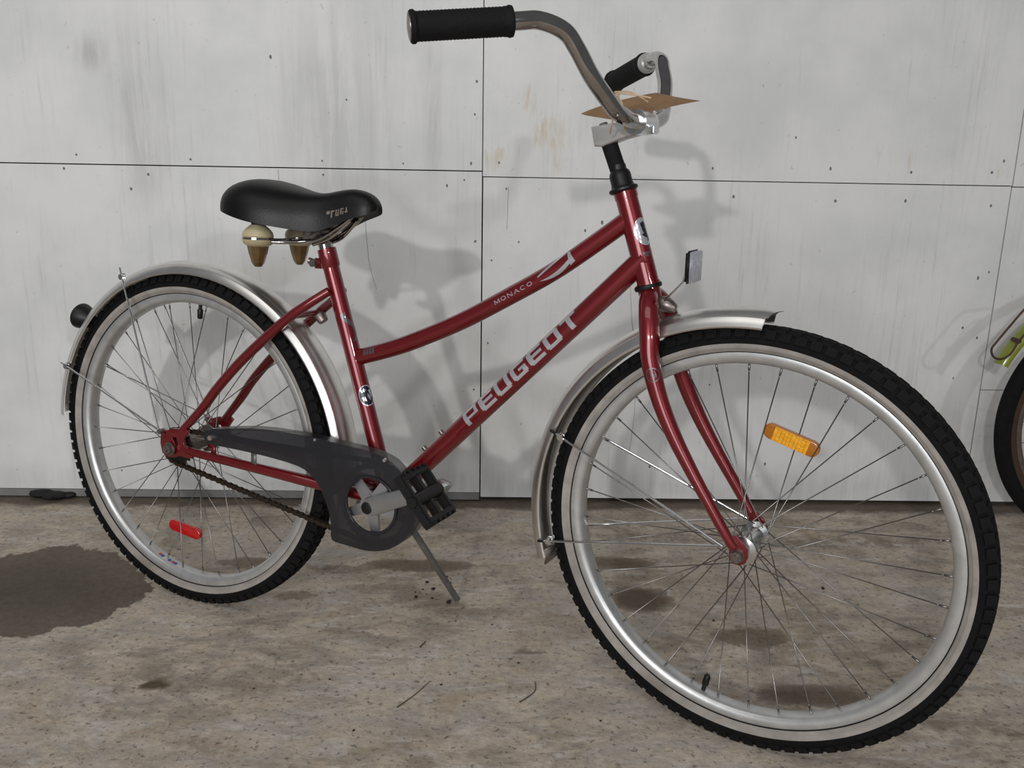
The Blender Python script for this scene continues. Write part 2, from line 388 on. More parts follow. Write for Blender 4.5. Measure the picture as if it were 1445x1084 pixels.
ye = mathn(nt, 'ADD', attr(nt, 'stain'), mathn(nt, 'MULTIPLY', mathn(nt, 'SUBTRACT', noisen(nt, mapping(nt, oc, (1, 1, .16)), 62, 6, .7, .8), .5), 2.6))
c = mixc(nt, mathn(nt, 'MULTIPLY', ramp(nt, ye, .50, 1.25), ramp(nt, attr(nt, 'stain'), .02, .5, 0, .60)), c, srgb(196, 176, 138))
gy = attr(nt, 'grey')
c = mixc(nt, mathn(nt, 'MULTIPLY', gy, ramp(nt, grain2, .35, .6, .25, 1)), c, srgb(142, 139, 136))
nt.links.new(c, pb.inputs['Base Color']); pb.inputs['Roughness'].default_value = .5; pb.inputs['Specular IOR Level'].default_value = .3
bp = N(nt, 'Bump'); bp.inputs['Strength'].default_value = .25; bp.inputs['Distance'].default_value = .002
nt.links.new(grain, bp.inputs['Height']); nt.links.new(bp.outputs[0], pb.inputs['Normal'])
# (x, z, rx, rz, strength) in wall coordinates
YEL = [(.034, .985, .02, .05, .95), (-.045, .865, .05, .035, .8), (.01, .90, .02, .06, .35), (.085, .93, .05, .05, .9), (.10, .86, .03, .04, .6), (.60, .93, .03, .06, .3), (.86, .875, .018, .06, .6), (.94, .88, .02, .045, .6), (.68, .94, .03, .02, .4), (1.17, .85, .025, .03, .7), (1.18, .74, .015, .04, .4), (.48, 1.06, .03, .03, .35), (1.05, 1.08, .05, .05, .35),
       (-.62, .30, .05, .03, .3), (-.85, .28, .03, .04, .25)]
GREY = [(-.97, 1.08, .03, .03, .5), (-.88, .95, .05, .16, .35), (-.42, .95, .12, .2, .3), (.92, 1.13, .008, .014, .0), (-.2, .98, .02, .15, .3), (.6, .72, .5, .02, .0), (.2, .05, 1.5, .03, .25), (-.9, .05, .5, .03, .15), (1.2, .15, .2, .12, .25)]
panel_nails = {}
def panel(x0, x1, z0, z1, y=0., nails=()):
    """one plywood sheet, front face at y (towards the room is -y)"""
    nxp = max(2, int((x1-x0)/.02)); nz = max(2, int((z1-z0)/.02))
    g = .0006
    xs = [x0+g+(x1-x0-2*g)*i/nxp for i in range(nxp+1)]; zs = [z0+g+(z1-z0-2*g)*i/nz for i in range(nz+1)]
    vs = [(a, y, b) for b in zs for a in xs]; n = nxp+1
    fs = [(j*n+i, j*n+i+1, (j+1)*n+i+1, (j+1)*n+i) for j in range(nz) for i in range(nxp)]
    # edges of the sheet
    back = len(vs); ring = [(i, 0) for i in range(nxp+1)]+[(nxp, j) for j in range(1, nz+1)]+[(i, nz) for i in range(nxp-1, -1, -1)]+[(0, j) for j in range(nz-1, 0, -1)]
    for i, j in ring: vs.append((xs[i], y+.016, zs[j]))
    L = len(ring)
    for k in range(L):
        (i, j), (i2, j2) = ring[k], ring[(k+1) % L]
        fs.append((j*n+i, back+k, back+(k+1) % L, j2*n+i2))
    me = bpy.data.meshes.new('panel'); me.from_pydata(vs, [], fs)
    a = me.attributes.new('stain', 'FLOAT', 'POINT'); b = me.attributes.new('grey', 'FLOAT', 'POINT')
    for i, v in enumerate(vs):
        for lst, at in ((YEL, a), (GREY, b)):
            s = 0
            for sx, sz, rx, rz, st in lst:
                d = math.hypot((v[0]-sx)/rx, (v[2]-sz)/rz)
                if d < 2: s = max(s, st*max(0, min(1, (1.7-d)/1.2)))
            at.data[i].value = s
    p = link('panel', me, pm, wall, smooth=False)
    for (nxx, nz_) in nails:
        if x0 < nxx < x1 and z0 < nz_ < z1:
            bmn = bmesh.new(); rr = random.uniform(.0020, .0032)
            lathe(bmn, [(0, -.0006), (rr*.7, -.0009), (rr, -.0003), (rr, .001)], 'Y', (0, 0, 0), 10)
            link_n = obj('nail', bmn, 'nail', p, Matrix.Translation((nxx, y, nz_)) @ Matrix.Diagonal((1, 1, random.uniform(1, 1.8), 1)))
    return p
NAILS = [(-1.027, .856), (-1.06, .824), (-.865, .814), (-.763, .85), (-.908, .78), (-.094, 1.036), (-.098, .963), (-.456, .852), (-.266, .849), (-.106, .852), (-.122, .814), (-.163, .80), (-.395, .99), (-.565, 1.08), (-.455, .82),
 (-.04, .855), (-.022, .795), (.251, .849), (.468, .851), (.523, .786), (.77, .78), (.94, .783), (1.15, .775), (.21, .72), (.17, .70), (1.17, .615), (1.145, .6), (1.125, .475), (1.165, .45), (1.12, .345), (-.095, .67), (-.055, .625), (-.096, .3), (-.062, .42), (.01, .67), (-.995, .075), (-.84, .11), (.36, .10), (.75, .855), (.945, .85), (1.14, .853), (1.165, .88), (1.26, 1.08), (.66, .925), (1.215, .90), (-.745, .14), (.50, .32), (.66, .11)]
SX, SX2 = -.0795, 1.194
panel(-1.36, SX, .8355, 2.0, -.0015, NAILS)
panel(-1.36, SX, .0235, .8340, .0005, NAILS)
panel(SX+.001, SX2, .8225, 2.0, 0, NAILS)
panel(SX+.002, SX2-.001, .011, .8215, .0003, NAILS)
panel(SX2+.002, 2.45, .8205, 2.0, .0006, NAILS)
panel(SX2+.001, 2.45, .3155, .8195, .0008, NAILS)
panel(SX2+.001, 2.45, .011, .3148, .0005, NAILS)
panel(-2.6, -1.361, .02, 2.0, 0, ())
# thin cracks and curved lines on the paint, built as narrow raised strands
def thin_line(pts, r=.00035):
    bm = bmesh.new(); tube(bm, catmull([(a, -.0003, b) for a, b in pts], 4), r, 5)
    return bm
for pts in ([(.279, .76), (.283, .62), (.292, .50), (.305, .41)], [(.292, .50), (.300, .45), (.316, .40)], [(-.017, .80), (-.019, .70)], [(-.36, .745), (-.352, .62), (-.335, .55)], [(-.56, .83), (-.56, .80)], [(.31, .33), (.313, .24), (.305, .14)]):
    bm = thin_line(pts); obj('thin_line', bm, 'nail', wall)
# pale sill strip under the left sheet
bm = bmesh.new(); box(bm, (-.72, .004, .0135), 1.28, .012, .019, bev=.001)
obj('trim_1', bm, 'sill', mtx=wm, kind='structure', smooth=False)

# ------------------------------------------------------------------ the red bicycle
RH = Vector((-0.61057775, 1.59665985, 0.32179463))
A_ = Vector((0.9132815, -0.4073289, 0)); B_ = Vector((0.0261723, 0.0586815, 0.9979336)); N_ = A_.cross(B_)
FH = Vector((0.3505058, 1.1742202, 0.3223926))
FA = Vector((0.8525708, -0.5226117, 0)); FB = Vector((-0.0061547, -0.0100405, 0.9999307)); FN = FA.cross(FB)
H = 0.3224
def frame_m(a, b, n, o): return Matrix(((a.x, -n.x, b.x, o.x), (a.y, -n.y, b.y, o.y), (a.z, -n.z, b.z, o.z), (0, 0, 0, 1)))
root_m = frame_m(A_, B_, N_, RH-B_*H)
bike = thing('bicycle', 'dark red step-through city bicycle with whitewall tyres standing on its kickstand', 'bicycle', root_m)
REAR = Matrix.Translation((0, 0, H))                     # rear hub frame: x forward, z up, y away from the viewer
FRONT = root_m.inverted() @ frame_m(FA, FB, FN, FH)      # front hub frame (steered)
def V(a, b, n=0.): return Vector((a, -n, b))             # b up, n to the chain side

# --- wheels
def wheel(mtx, phase, valve, rear):
    bm = bmesh.new()
    prof = [(.284, -.0130), (.2865, -.0138), (.2862, -.0152), (.283, -.0160), (.277, -.0155), (.272, -.0132), (.2695, -.0098), (.2688, 0), (.2695, .0098), (.272, .0132), (.277, .0155), (.283, .0160), (.2862, .0152), (.2865, .0138), (.284, .0130), (.278, .010), (.276, 0), (.278, -.010)]
    lathe(bm, prof, 'Y', seg=160, closed_prof=True)
    wh = obj('wheel', bm, 'rim', bike, mtx, angle=50, label=('rear' if rear else 'front')+' wheel with a silver rim')
    bm = bmesh.new()
    tp = [(.2995, .0222), (.304, .0224), (.309, .0214), (.3145, .0192), (.3178, .0145), (.3196, .007), (.3200, 0)]
    lathe(bm, [(r, -y) for r, y in tp]+[(r, y) for r, y in tp[-2::-1]], 'Y', seg=160)
    obj('tyre', bm, 'tyre', wh, angle=0)
    bm = bmesh.new()
    wp = [(.2868, .0150), (.2876, .0172), (.2900, .0196), (.2918, .0203), (.2922, .0211), (.2945, .0219), (.2996, .0222)]
    for s in (1, -1):
        lathe(bm, [(r, s*y) for r, y in wp], 'Y', seg=160)
    obj('whitewall', bm, 'white', wh, angle=0)
    bm = bmesh.new()
    for s in (1, -1): lathe(bm, [(.2850, s*.0142), (.2868, s*.0160), (.2874, s*.0168)], 'Y', seg=160)
    obj('bead', bm, 'tyre', wh, angle=0)
    bm = bmesh.new(); NK = 96
    for i in range(NK):
        t0 = 2*pi*i/NK
        def knob(t, r, y, st, sr, sy, tilt=0):
            R_ = Matrix.Rotation(-t, 3, 'Y') @ Matrix.Rotation(tilt, 3, 'Z')
            c = Vector((r*cos(t), y, r*sin(t)))
            m_ = Matrix.Translation(c) @ R_.to_4x4() @ Matrix.Diagonal((sr, sy, st, 1))
            bmesh.ops.create_cube(bm, size=1, matrix=m_)
        dt = 2*pi/NK
        for s in (1, -1):
            knob(t0+(dt/2 if s < 0 else 0), .3135, s*.0192, .0148, .0125, .0072, -s*.45)
            knob(t0+(dt/2 if s > 0 else 0), .3170, s*.0110, .0140, .0080, .0080, -s*.12)
        knob(t0, .3185, 0, .0165, .0078, .0080)
    o = obj('tread', bm, 'tread', wh, smooth=False, kind='stuff')
    # spokes: 36, crossed
    variants = []
    for k in range(4):
        side = 1 if k % 2 == 0 else -1; lead = 1 if k < 2 else -1
        ha = lead*rad(62); hr_ = .0215 if rear else .0188
        hp = V(hr_*cos(ha), hr_*sin(ha), side*(.030+(.002 if lead > 0 else -.001))); rp = V(.2735, 0, side*.002)
        bm = bmesh.new(); tube(bm, [hp, hp.lerp(rp, .93)], .0009, 6)
        tube(bm, [hp.lerp(rp, .945), rp], .0016, 6)
        tube(bm, [hp.lerp(rp, .93), hp.lerp(rp, .945)], [.0009, .0016], 6)
        me = bpy.data.meshes.new('spoke'); bm.to_mesh(me); bm.free(); me.materials.append(M['steel'])
        for p in me.polygons: p.use_smooth = True
        variants.append(me)
    for i in range(36):
        link('spoke', variants[i % 4], None, wh, Matrix.Rotation(-(rad(phase)+2*pi*i/36), 4, 'Y'), smooth=False)
    bm = bmesh.new()
    if rear:
        hp = [(0, -.052), (.014, -.052), (.016, -.036), (.0245, -.034), (.0245, -.030), (.0185, -.027), (.0175, 0), (.0185, .027), (.0265, .030), (.0265, .034), (.018, .037), (.018, .052), (0, .052)]
    else:
        hp = [(0, -.046), (.010, -.046), (.012, -.036), (.0215, -.0335), (.0215, -.0300), (.0150, -.026), (.0125, -.010), (.0125, .010), (.0150, .026), (.0215, .0300), (.0215, .0335), (.012, .036), (.010, .046), (0, .046)]
    lathe(bm, hp, 'Y', seg=36)
    obj('hub', bm, 'bright' if not rear else 'nut', wh, angle=30)
    bm = bmesh.new(); ar = .0046
    cyl(bm, V(0, 0, -.076 if rear else -.066), V(0, 0, .078 if rear else .063), .0046, seg=14)
    for s in (1, -1):
        nn = .066 if rear else .052
        cyls(bm, V(0, 0, s*(nn-.002)), V(0, 0, s*(nn+.001)), [(0, .0125 if rear else .0100), (1, .0125 if rear else .0100)], 24)
        cyls(bm, V(0, 0, s*(nn+.001)), V(0, 0, s*(nn+.009)), [(0, .0098), (.8, .0098), (1, .0085)], 6)
    obj('axle_nut', bm, 'nut', wh)
    bm = bmesh.new(); t = rad(valve)
    vd = Vector((cos(t), 0, sin(t)))
    tube(bm, [vd*.272, vd*.256], .0034, 12)
    cyls(bm, vd*.259, vd*.241, [(0, .0048), (.1, .0055), (.9, .0050), (1, .0038)], 12)
    obj('valve_stem', bm, 'blk', wh)
    return wh
rw = wheel(REAR, 1.7, 85.5, True)
fw = wheel(FRONT, 4.6, -100.8, False)

# spoke reflectors (sub-parts of the wheels)
def spoke_reflector(parent, ang, r, m, m_end, tilt, lab):
    bm = bmesh.new()
    L, Wd = .040, .0115
    out = []
    for i in range(24):
        a = 2*pi*i/24
        x = (L-Wd)*(1 if cos(a) > 0 else -1)+Wd*cos(a); out.append((x, Wd*sin(a)))
    b = plate(out, [], .010, .002); merge(bm, b)
    mt = Matrix.Translation((r*cos(rad(ang)), -.006, r*sin(rad(ang)))) @ Matrix.Rotation(-rad(tilt), 4, 'Y')
    o = obj('reflector', bm, m_end, parent, mt, label=lab)
    bm = bmesh.new()
    for k in range(10):
        box(bm, (-.0225+.005*k, -.0052, 0), .0046, .0016, .0205)
    return o, bm, mt
o, b2, mt = spoke_reflector(fw, 74.2, .176, 'oref', 'orefd', -15.5, 'orange spoke reflector')
me = bpy.data.meshes.new('reflector_lens'); b2.to_mesh(me); b2.free(); me.materials.append(M['oref'])
lo = link('reflector_lens', me, None, fw, mt, smooth=False)
o, b2, mt = spoke_reflector(rw, -98, .1835, 'rref', 'rref', -8, 'red spoke reflector')
b2.free()
# little red and blue rim stickers
for k, (a, bb) in enumerate([(-111.5, 0), (-110, 1), (-106, 1), (-104, 0), (-102.5, 1)]):
    t = rad(a); c = Vector((.2683*cos(t), -.003, .2683*sin(t)))
    bm = bmesh.new(); box(bm, c, .0008, .006, .0055, Matrix.Rotation(-t, 3, 'Y'))
    obj('sticker', bm, 'blue' if bb else 'redst', rw, smooth=False, label=('blue' if bb else 'red')+' rim sticker')

# --- frame tubes (bike plane, rear hub origin -> shift by REAR)
def bpart(name, bm, m, **k): return obj(name, bm, m, bike, REAR, **k)
BB = (.4395, -.0345)
ST_TOP = (.3060, .3830); 
def stp(t): return V(BB[0]+(ST_TOP[0]-BB[0])*t, BB[1]+(ST_TOP[1]-BB[1])*t)
bm = bmesh.new()
tube(bm, [stp(0), stp(1)], .0142, 32)
cyls(bm, stp(.93), stp(1.005), [(0, .0142), (.1, .0162), (1, .0162)], 32)
box(bm, stp(.955)+V(-.022, -.004), .020, .012, .018, bev=.003)
st_o = bpart('seat_tube', bm, 'red')
bm = bmesh.new(); cyl(bm, stp(.955)+V(-.026, -.004, .0), stp(.955)+V(-.040, -.0, .006), .0055)
cyl(bm, stp(.955)+V(-.026, -.004, -.014), stp(.955)+V(-.026, -.004, .016), .006)
obj('clamp_bolt', bm, 'nut', st_o)
TT = [(.376, .206), (.43, .2235), (.4827, .2441), (.5688, .2843), (.6493, .3296), (.7252, .3752), (.7908, .4225), (.834, .4555)]
bm = bmesh.new(); ttp = catmull([V(*p) for p in TT], 8); tube(bm, ttp, .0140, 32)
tt_o = bpart('top_tube', bm, 'red')
bm = bmesh.new(); tube(bm, [V(*BB), V(.866, .4050)], .0168, 36)
dt_o = bpart('down_tube', bm, 'red')
for uu in (.117, .162):
    p = V(*BB)+(V(.866, .4050)-V(*BB)).normalized()*uu; d = Vector((-.7178, 0, .6962))
    bm = bmesh.new(); cyls(bm, p+d*.014, p+d*.0225, [(0, .0045), (1, .0045)], 12)
    obj('cable_boss', bm, 'nut', dt_o)
HT, HB = V(.8279, .498), V(.8755, .3590); hax = (HB-HT).normalized()
bm = bmesh.new(); tube(bm, [HT, HT.lerp(HB, .08), HT.lerp(HB, .081), HT.lerp(HB, .93), HT.lerp(HB, .931), HB], [.0172, .0172, .0163, .0163, .0176, .0176], 36)
hd_o = bpart('head_tube', bm, 'red')
bm = bmesh.new(); cyl(bm, V(BB[0], BB[1], -.036), V(BB[0], BB[1], .036), .0205, seg=32)
cyl(bm, V(BB[0], BB[1], .036), V(BB[0], BB[1], .041), .018, seg=32)
bpart('bottom_bracket', bm, 'red')
SS = [(.022, .036, .056), (.0309, .0391+.006, .055), (.07, .0868, .050), (.1046, .1289, .047), (.1626, .1872, .045), (.2488, .2606, .041), (.29, .291, .034), (.325, .316, .020)]
CS = [(.034, .0005, .056), (.0598, -.0021, .056), (.1596, -.0066, .056), (.25, -.0130, .050), (.3158, -.0195, .042), (.40, -.029, .030), (.437, -.034, .022)]
for s in (1, -1):
    bm = bmesh.new(); tube(bm, catmull([V(a, b, s*n) for a, b, n in SS], 6), [.0072, .0075, .0088, .0090, .0090, .0085, .0075], 20)
    bpart('seat_stay', bm, 'red')
    bm = bmesh.new(); tube(bm, catmull([V(a, b, s*n) for a, b, n in CS], 6), [.0072, .0080, .0092, .0105, .0108, .0105], 20)
    bpart('chain_stay', bm, 'red')
    # dropout plate with windows
    out = [(-.0255, .0270), (-.021, .0345), (-.010, .0330), (.004, .0390), (.022, .0400), (.036, .0430), (.043, .0380), (.037, .030), (.030, .0200), (.032, .0100), (.044, .0040), (.052, .0010), (.050, -.0120), (.036, -.0135), (.020, -.0120), (.006, -.0170), (-.012, -.0180), (-.0230, -.0120), (-.0275, .0060)]
    hole1 = [(.002, .0210), (.012, .0230), (.0165, .0080), (.010, .0060)]
    hole2 = circ2(-.015, .0265, .0028, 10)
    b = plate([(x, z) for x, z in out], [hole1, hole2], .006, .001)
    bmesh.ops.translate(b, verts=b.verts, vec=V(0, 0, s*.0585))
    bpart('dropout', b, 'red')
    bm = bmesh.new(); cyl(bm, V(-.0235, .0300, s*.055), V(-.0235, .0300, s*.068), .0048, seg=12)
    bpart('eyelet_bolt', bm, 'nut')
# brake bridge with bolt behind the seat tube
bm = bmesh.new(); tube(bm, [V(.262, .270, -.040), V(.262, .270, .040)], .006, 14); bpart('stay_bridge', bm, 'red')
bm = bmesh.new(); cyls(bm, V(.262, .270, -.034), V(.275, .255, -.034), [(0, .008), (.3, .012), (1, .009)], 16); bpart('fender_bolt', bm, 'nut')

# --- decals
cdt = V(.385, .185, .904)
ax = Vector((.6952, 0, .7188)); P0 = V(.5905, .1228+.0050)
dt0 = V(*BB); dtd = (V(.866, .4050)-dt0).normalized()
u0 = (V(.5935, .1206)-dt0).dot(dtd); u1 = (V(.7815, .3030)-dt0).dot(dtd)
pitch = (u1-u0)/6.86
b = tube_decal(dt0, dtd, cdt, .0168, word('PEUGEOT', BLOCK, u0, -.0052, pitch*.84, .0245, pitch))
obj('decal', b, 'decal', dt_o, smooth=False, label='silver letters reading PEUGEOT')
# small word on the curved top tube
def arc_table(path):
    L = [0]
    for i in range(1, len(path)): L.append(L[-1]+(path[i]-path[i-1]).length)
    return L
ttL = arc_table(ttp)
def tt_at(u):
    for i in range(1, len(ttL)):
        if u <= ttL[i] or i == len(ttL)-1:
            t = (u-ttL[i-1])/(ttL[i]-ttL[i-1]); return ttp[i-1].lerp(ttp[i], t)
def tt_u(a):
    for i in range(1, len(ttp)):
        if ttp[i].x >= a: return ttL[i-1]+(a-ttp[i-1].x)/(ttp[i].x-ttp[i-1].x)*(ttL[i]-ttL[i-1])
ctt = V(.378, .07, .923)
ua, ub = tt_u(.6330), tt_u(.6960); pt = (ub-ua)/5.9
axt = (tt_at(ub)-tt_at(ua)).normalized()
b = tube_decal((0, 0, 0), axt, ctt, .0140, word('MONACO', THIN, ua, -.0010, pt*.80, .0062, pt), curve=tt_at)
obj('decal', b, 'decal', tt_o, smooth=False, label='small silver letters reading MONACO')
uc = tt_u(.7050); ud = tt_u(.758)
Ls = ud-uc
def swoosh(f0, f1, n=14):
    q = []
    for i in range(n):
        t0, t1 = i/n, (i+1)/n
        q.append([(uc+t0*Ls, f0(t0)), (uc+t1*Ls, f0(t1)), (uc+t1*Ls, f1(t1)), (uc+t0*Ls, f1(t0))])
    return q
axt2 = (tt_at(ud)-tt_at(uc)).normalized()
qs = swoosh(lambda t: -.002-.006*sin(pi*min(1, t*1.1)), lambda t: -.002+.010*t-.004*sin(pi*t)-.003*t*t) + swoosh(lambda t: .004+.012*t, lambda t: .006+.0145*t**.8)
qs += [[(uc+Ls*.86, -.006), (uc+Ls*1.02, -.004), (uc+Ls*1.0, .014), (uc+Ls*.93, .014)]]
b = tube_decal((0, 0, 0), axt2, ctt, .0140, qs, curve=tt_at)
obj('decal', b, 'decal', tt_o, smooth=False, label='silver swoosh emblem')
ue = tt_u(.392)
axt3 = (tt_at(ue+.02)-tt_at(ue)).normalized()
qs = [[(ue+i*.006, .001), (ue+.0045+i*.006, .001), (ue+.0055+i*.006, .012), (ue+.001+i*.006, .012)] for i in range(4)]
b = tube_decal((0, 0, 0), axt3, ctt, .0140, qs, curve=tt_at)
obj('decal', b, 'decalg', tt_o, smooth=False, label='worn grey print')
def ell(cu, cv, ru, rv, n=20): return [(cu+ru*cos(2*pi*i/n), cv+rv*sin(2*pi*i/n)) for i in range(n)]
def ellring(cu, cv, ru, rv, w_, n=20):
    return [[(cu+ru*cos(a), cv+rv*sin(a)), (cu+ru*cos(b_), cv+rv*sin(b_)), (cu+(ru-w_)*cos(b_), cv+(rv-w_)*sin(b_)), (cu+(ru-w_)*cos(a), cv+(rv-w_)*sin(a))] for a, b_ in [(2*pi*i/n, 2*pi*(i+1)/n) for i in range(n)]]
# head badge: silver oval with a dark figure, facing forward
hup = -hax
def hdec(polys, m, off=0.):
    b = tube_decal(HB, hup, V(.86, .3, .52), .0164+off, polys); return obj('badge', b, m, hd_o, smooth=False, label='oval head badge' if off == 0 else None)
# u = height along the head tube, v = around it
hl = (HT-HB).length
hdec([ell(hl*.56, .0, .0205, .0145, 24)], 'decal')
hdec([[(hl*.56+u, v) for u, v in q] for q in ([(.012, -.004), (.015, .004), (.007, .006), (.004, -.002)], [(.004, -.003), (.006, .005), (-.003, .006), (-.004, 0)], [(-.004, -.005), (-.001, .006), (-.010, .007), (-.009, .001)], [(-.008, .004), (-.006, .008), (-.014, .008), (-.015, .004)])], 'decald', .0003)
b = tube_decal(HB, hup, V(.7, .2, .72), .0164, [[(hl*.34+u, v) for u, v in q] for q in ([(0, -.006), (.003, -.006), (.003, .006), (0, .006)], [(-.004, -.002), (.0, -.002), (.0, .003), (-.004, .003)])])
obj('decal', b, 'decalg', hd_o, smooth=False)
# seat tube emblems
sdir = (stp(1)-stp(0)).normalized(); SL = (stp(1)-stp(0)).length
us = (V(.3860, .1385)-stp(0)).dot(sdir)
b = tube_decal(stp(0), sdir, V(.85, .1, .52), .0142, [ell(us, 0, .0185, .0145, 24)]); obj('badge', b, 'decal', st_o, smooth=False, label='round seat tube badge')
b = tube_decal(stp(0), sdir, V(.85, .1, .52), .0145, [ell(us, .0, .0165, .0128, 24)]); obj('badge', b, 'decald', st_o, smooth=False)
b = tube_decal(stp(0), sdir, V(.85, .1, .52), .0148, [[(us+u, v) for u, v in q] for q in ([(.010, -.010), (.013, -.003), (.009, .001), (.006, -.008)], [(-.009, -.008), (-.002, -.010), (-.001, -.004), (-.008, -.003)], [(-.002, .000), (.004, .001), (-.002, .006), (-.010, .004)], [(.008, .003), (.010, .008), (-.004, .010), (-.004, .008)])])
obj('badge', b, 'decal', st_o, smooth=False)
us2 = (V(.350, .258)-stp(0)).dot(sdir)
qs = []
for i in range(8):
    t = i/8; qs.append([(us2-.030+t*.05, -.004+.010*sin(t*5)), (us2-.030+(t+.125)*.05, -.004+.010*sin((t+.125)*5)), (us2-.028+(t+.125)*.05, .004+.009*sin((t+.125)*5)), (us2-.028+t*.05, .004+.009*sin(t*5))])
b = tube_decal(stp(0), sdir, V(.93, .1, .35), .0142, qs); obj('decal', b, 'decalg', st_o, smooth=False, label='worn grey swirl')

# --- fenders
def fender(parent_m, cx, cz, rl, rc, a0, a1, name_lab, tip=0., half=.031):
    prof = []
    pts = [(-.0010, half-.0008), (.0005, half), (.0020, half*.990), (.0135, half*.86), (.0150, half*.80), (.0146, half*.76), (.0195, half*.60), (.0228, half*.38), (.0240, half*.2), (.0245, 0)]
    k = (rc-rl)/.0245
    pr = [(rl+d*k, -y) for d, y in pts]+[(rl+d*k, y) for d, y in pts[-2::-1]]
    inner = [(r-.0011, y*.972) for r, y in pr[::-1]]
    allp = pr+inner
    def endf(j, s0, s1):
        y = abs(allp[j][1])/half
        return s0+tip*(1-y), s1
    bm = bmesh.new(); lathe(bm, allp, 'Y', (cx, 0, cz), 110, a0, a1, closed_prof=True, endf=endf)
    # close the ends
    n = len(allp)
    return bm
bm = fender(REAR, .011, -.009, .3345, .3570, rad(-14), rad(176), '')
rf = obj('rear_fender', bm, 'fender', bike, REAR, angle=60)
bm = fender(FRONT, -.010, -.006, .3290, .3530, rad(88.3), rad(196.5), '', tip=rad(-3.4))
ff = obj('front_fender', bm, 'fender', bike, FRONT, angle=60)
# stays: bent wires on both sides, ends stick out past the fender lip
def stay(parent, p_in, p_lip, nlip, nin, over, m='bright', r=.0018):
    for s in (1, -1):
        a = V(p_in[0], p_in[1], s*nin); b = V(p_lip[0], p_lip[1], s*nlip)
        d = (b-a).normalized(); e = b+d*over
        bm = bmesh.new(); tube(bm, [a, a.lerp(b, .08), b, e], r, 8)
        obj('stay', bm, m, parent)
        bm = bmesh.new(); c = b-d*.004
        box(bm, c+V(0, 0, -s*.003), .010, .006, .014, bev=.002); cyl(bm, c+V(0, 0, -s*.004), c+V(0, 0, s*.004), .0055, seg=14)
        obj('stay_clip', bm, 'bright', parent)
        if over > .015:
            bm = bmesh.new(); cyl(bm, e-d*.010, e+d*.001, r*1.35, seg=10); obj('stay_cap', bm, 'blk', parent)
stay(rf, (-.0255, .033), (-.1379, .313), .036, .066, .0145)
stay(rf, (-.0255, .033), (-.3119+.010, .1212), .036, .066, .0145)
stay(ff, (-.020, .012), (-.3000, .1190), .036, .058, .016)
stay(ff, (-.020, .012), (-.3170, -.0650), .036, .058, .017)
# flap under the lower end of the front fender
bm = bmesh.new(); box(bm, V(-.322, -.098, .0), .003, .056, .03, Matrix.Rotation(.2, 3, 'Y'), bev=.001)
obj('mud_flap', bm, 'nut', ff)

# tail reflector on the rear fender
def polar(r, a, cx=0, cz=0, n=0): return V(cx+r*cos(rad(a)), cz+r*sin(rad(a)), n)
tc_ = polar(.356, 141.5, .011, -.009); td = (polar(1, 166)).normalized()
bm = bmesh.new(); cyls(bm, tc_-td*.006, tc_+td*.028, [(0, .010), (.35, .019), (.75, .0250), (.97, .0262), (1, .0255)], 28)
tl = bpart('tail_reflector', bm, 'blk')
bm = bmesh.new(); cyls(bm, tc_+td*.0275, tc_+td*.0310, [(0, .0240), (.6, .0235), (1, .018)], 28); obj('lens', bm, 'rref', tl, label='red lens')

# --- drivetrain
out = []
for i in range(18):
    for k, rr in ((-.25, .0325), (-.1, .0365), (.1, .0365), (.25, .0325)):
        a = 2*pi*(i+k)/18; out.append((rr*cos(a), rr*sin(a)))
b = plate(out, [circ2(0, 0, .018, 20)], .003, .0004); bmesh.ops.translate(b, verts=b.verts, vec=V(0, 0, .0445)); bpart('sprocket', b, 'chain')
bm = bmesh.new(); lathe(bm, [(0, -.050), (.026, -.050), (.030, -.047), (.030, -.040), (.018, -.038)], 'Y', seg=32); bpart('dust_cap', bm, 'blk')
CR = .074; SR = .0335; NCH = .0445
bc = Vector((BB[0], BB[1])); L0 = bc.length; base_a = math.atan2(bc.y, bc.x); al = math.acos((CR-SR)/L0)
def arcpts(c, r, a0, a1, n): return [(c[0]+r*cos(a0+(a1-a0)*i/n), c[1]+r*sin(a0+(a1-a0)*i/n)) for i in range(n+1)]
aU = base_a+pi-al; aL = base_a+pi+al   # tangent directions (seen from hub frame)
path = arcpts((0, 0), SR, aU, aL, 20)+arcpts(bc, CR, aL, aU+2*pi, 30)
cl = [Vector((p[0], 0, p[1])) for p in path]; cl.append(cl[0])
tot = arc_table(cl); nl = int(round(tot[-1]/.0127/2))*2; pitch_c = tot[-1]/nl
def at_len(s):
    s %= tot[-1]
    for i in range(1, len(tot)):
        if s <= tot[i]: return cl[i-1].lerp(cl[i], (s-tot[i-1])/max(1e-9, tot[i]-tot[i-1]))
bm = bmesh.new()
for i in range(nl):
    p = at_len(i*pitch_c)+V(0, 0, NCH); cyl(bm, p-V(0, 0, .0042), p+V(0, 0, .0042), .0038, seg=10)
ch = bpart('chain', bm, 'chain', label='rusty brown roller chain')
lk = []
for k in range(2):
    bm = bmesh.new(); y = .0026 if k else .0038
    o8 = [(-pitch_c/2+.0042*cos(a), .0042*sin(a)) for a in [pi/2+i*pi/5 for i in range(6)]]+[(0, -.0028)]+[(pitch_c/2+.0042*cos(a), .0042*sin(a)) for a in [-pi/2+i*pi/5 for i in range(6)]]+[(0, .0028)]
    for s in (1, -1):
        b = plate(o8, [], .001); bmesh.ops.translate(b, verts=b.verts, vec=(0, s*y, 0)); merge(bm, b)
    me = bpy.data.meshes.new('chain_link'); bm.to_mesh(me); bm.free(); me.materials.append(M['chain']); lk.append(me)
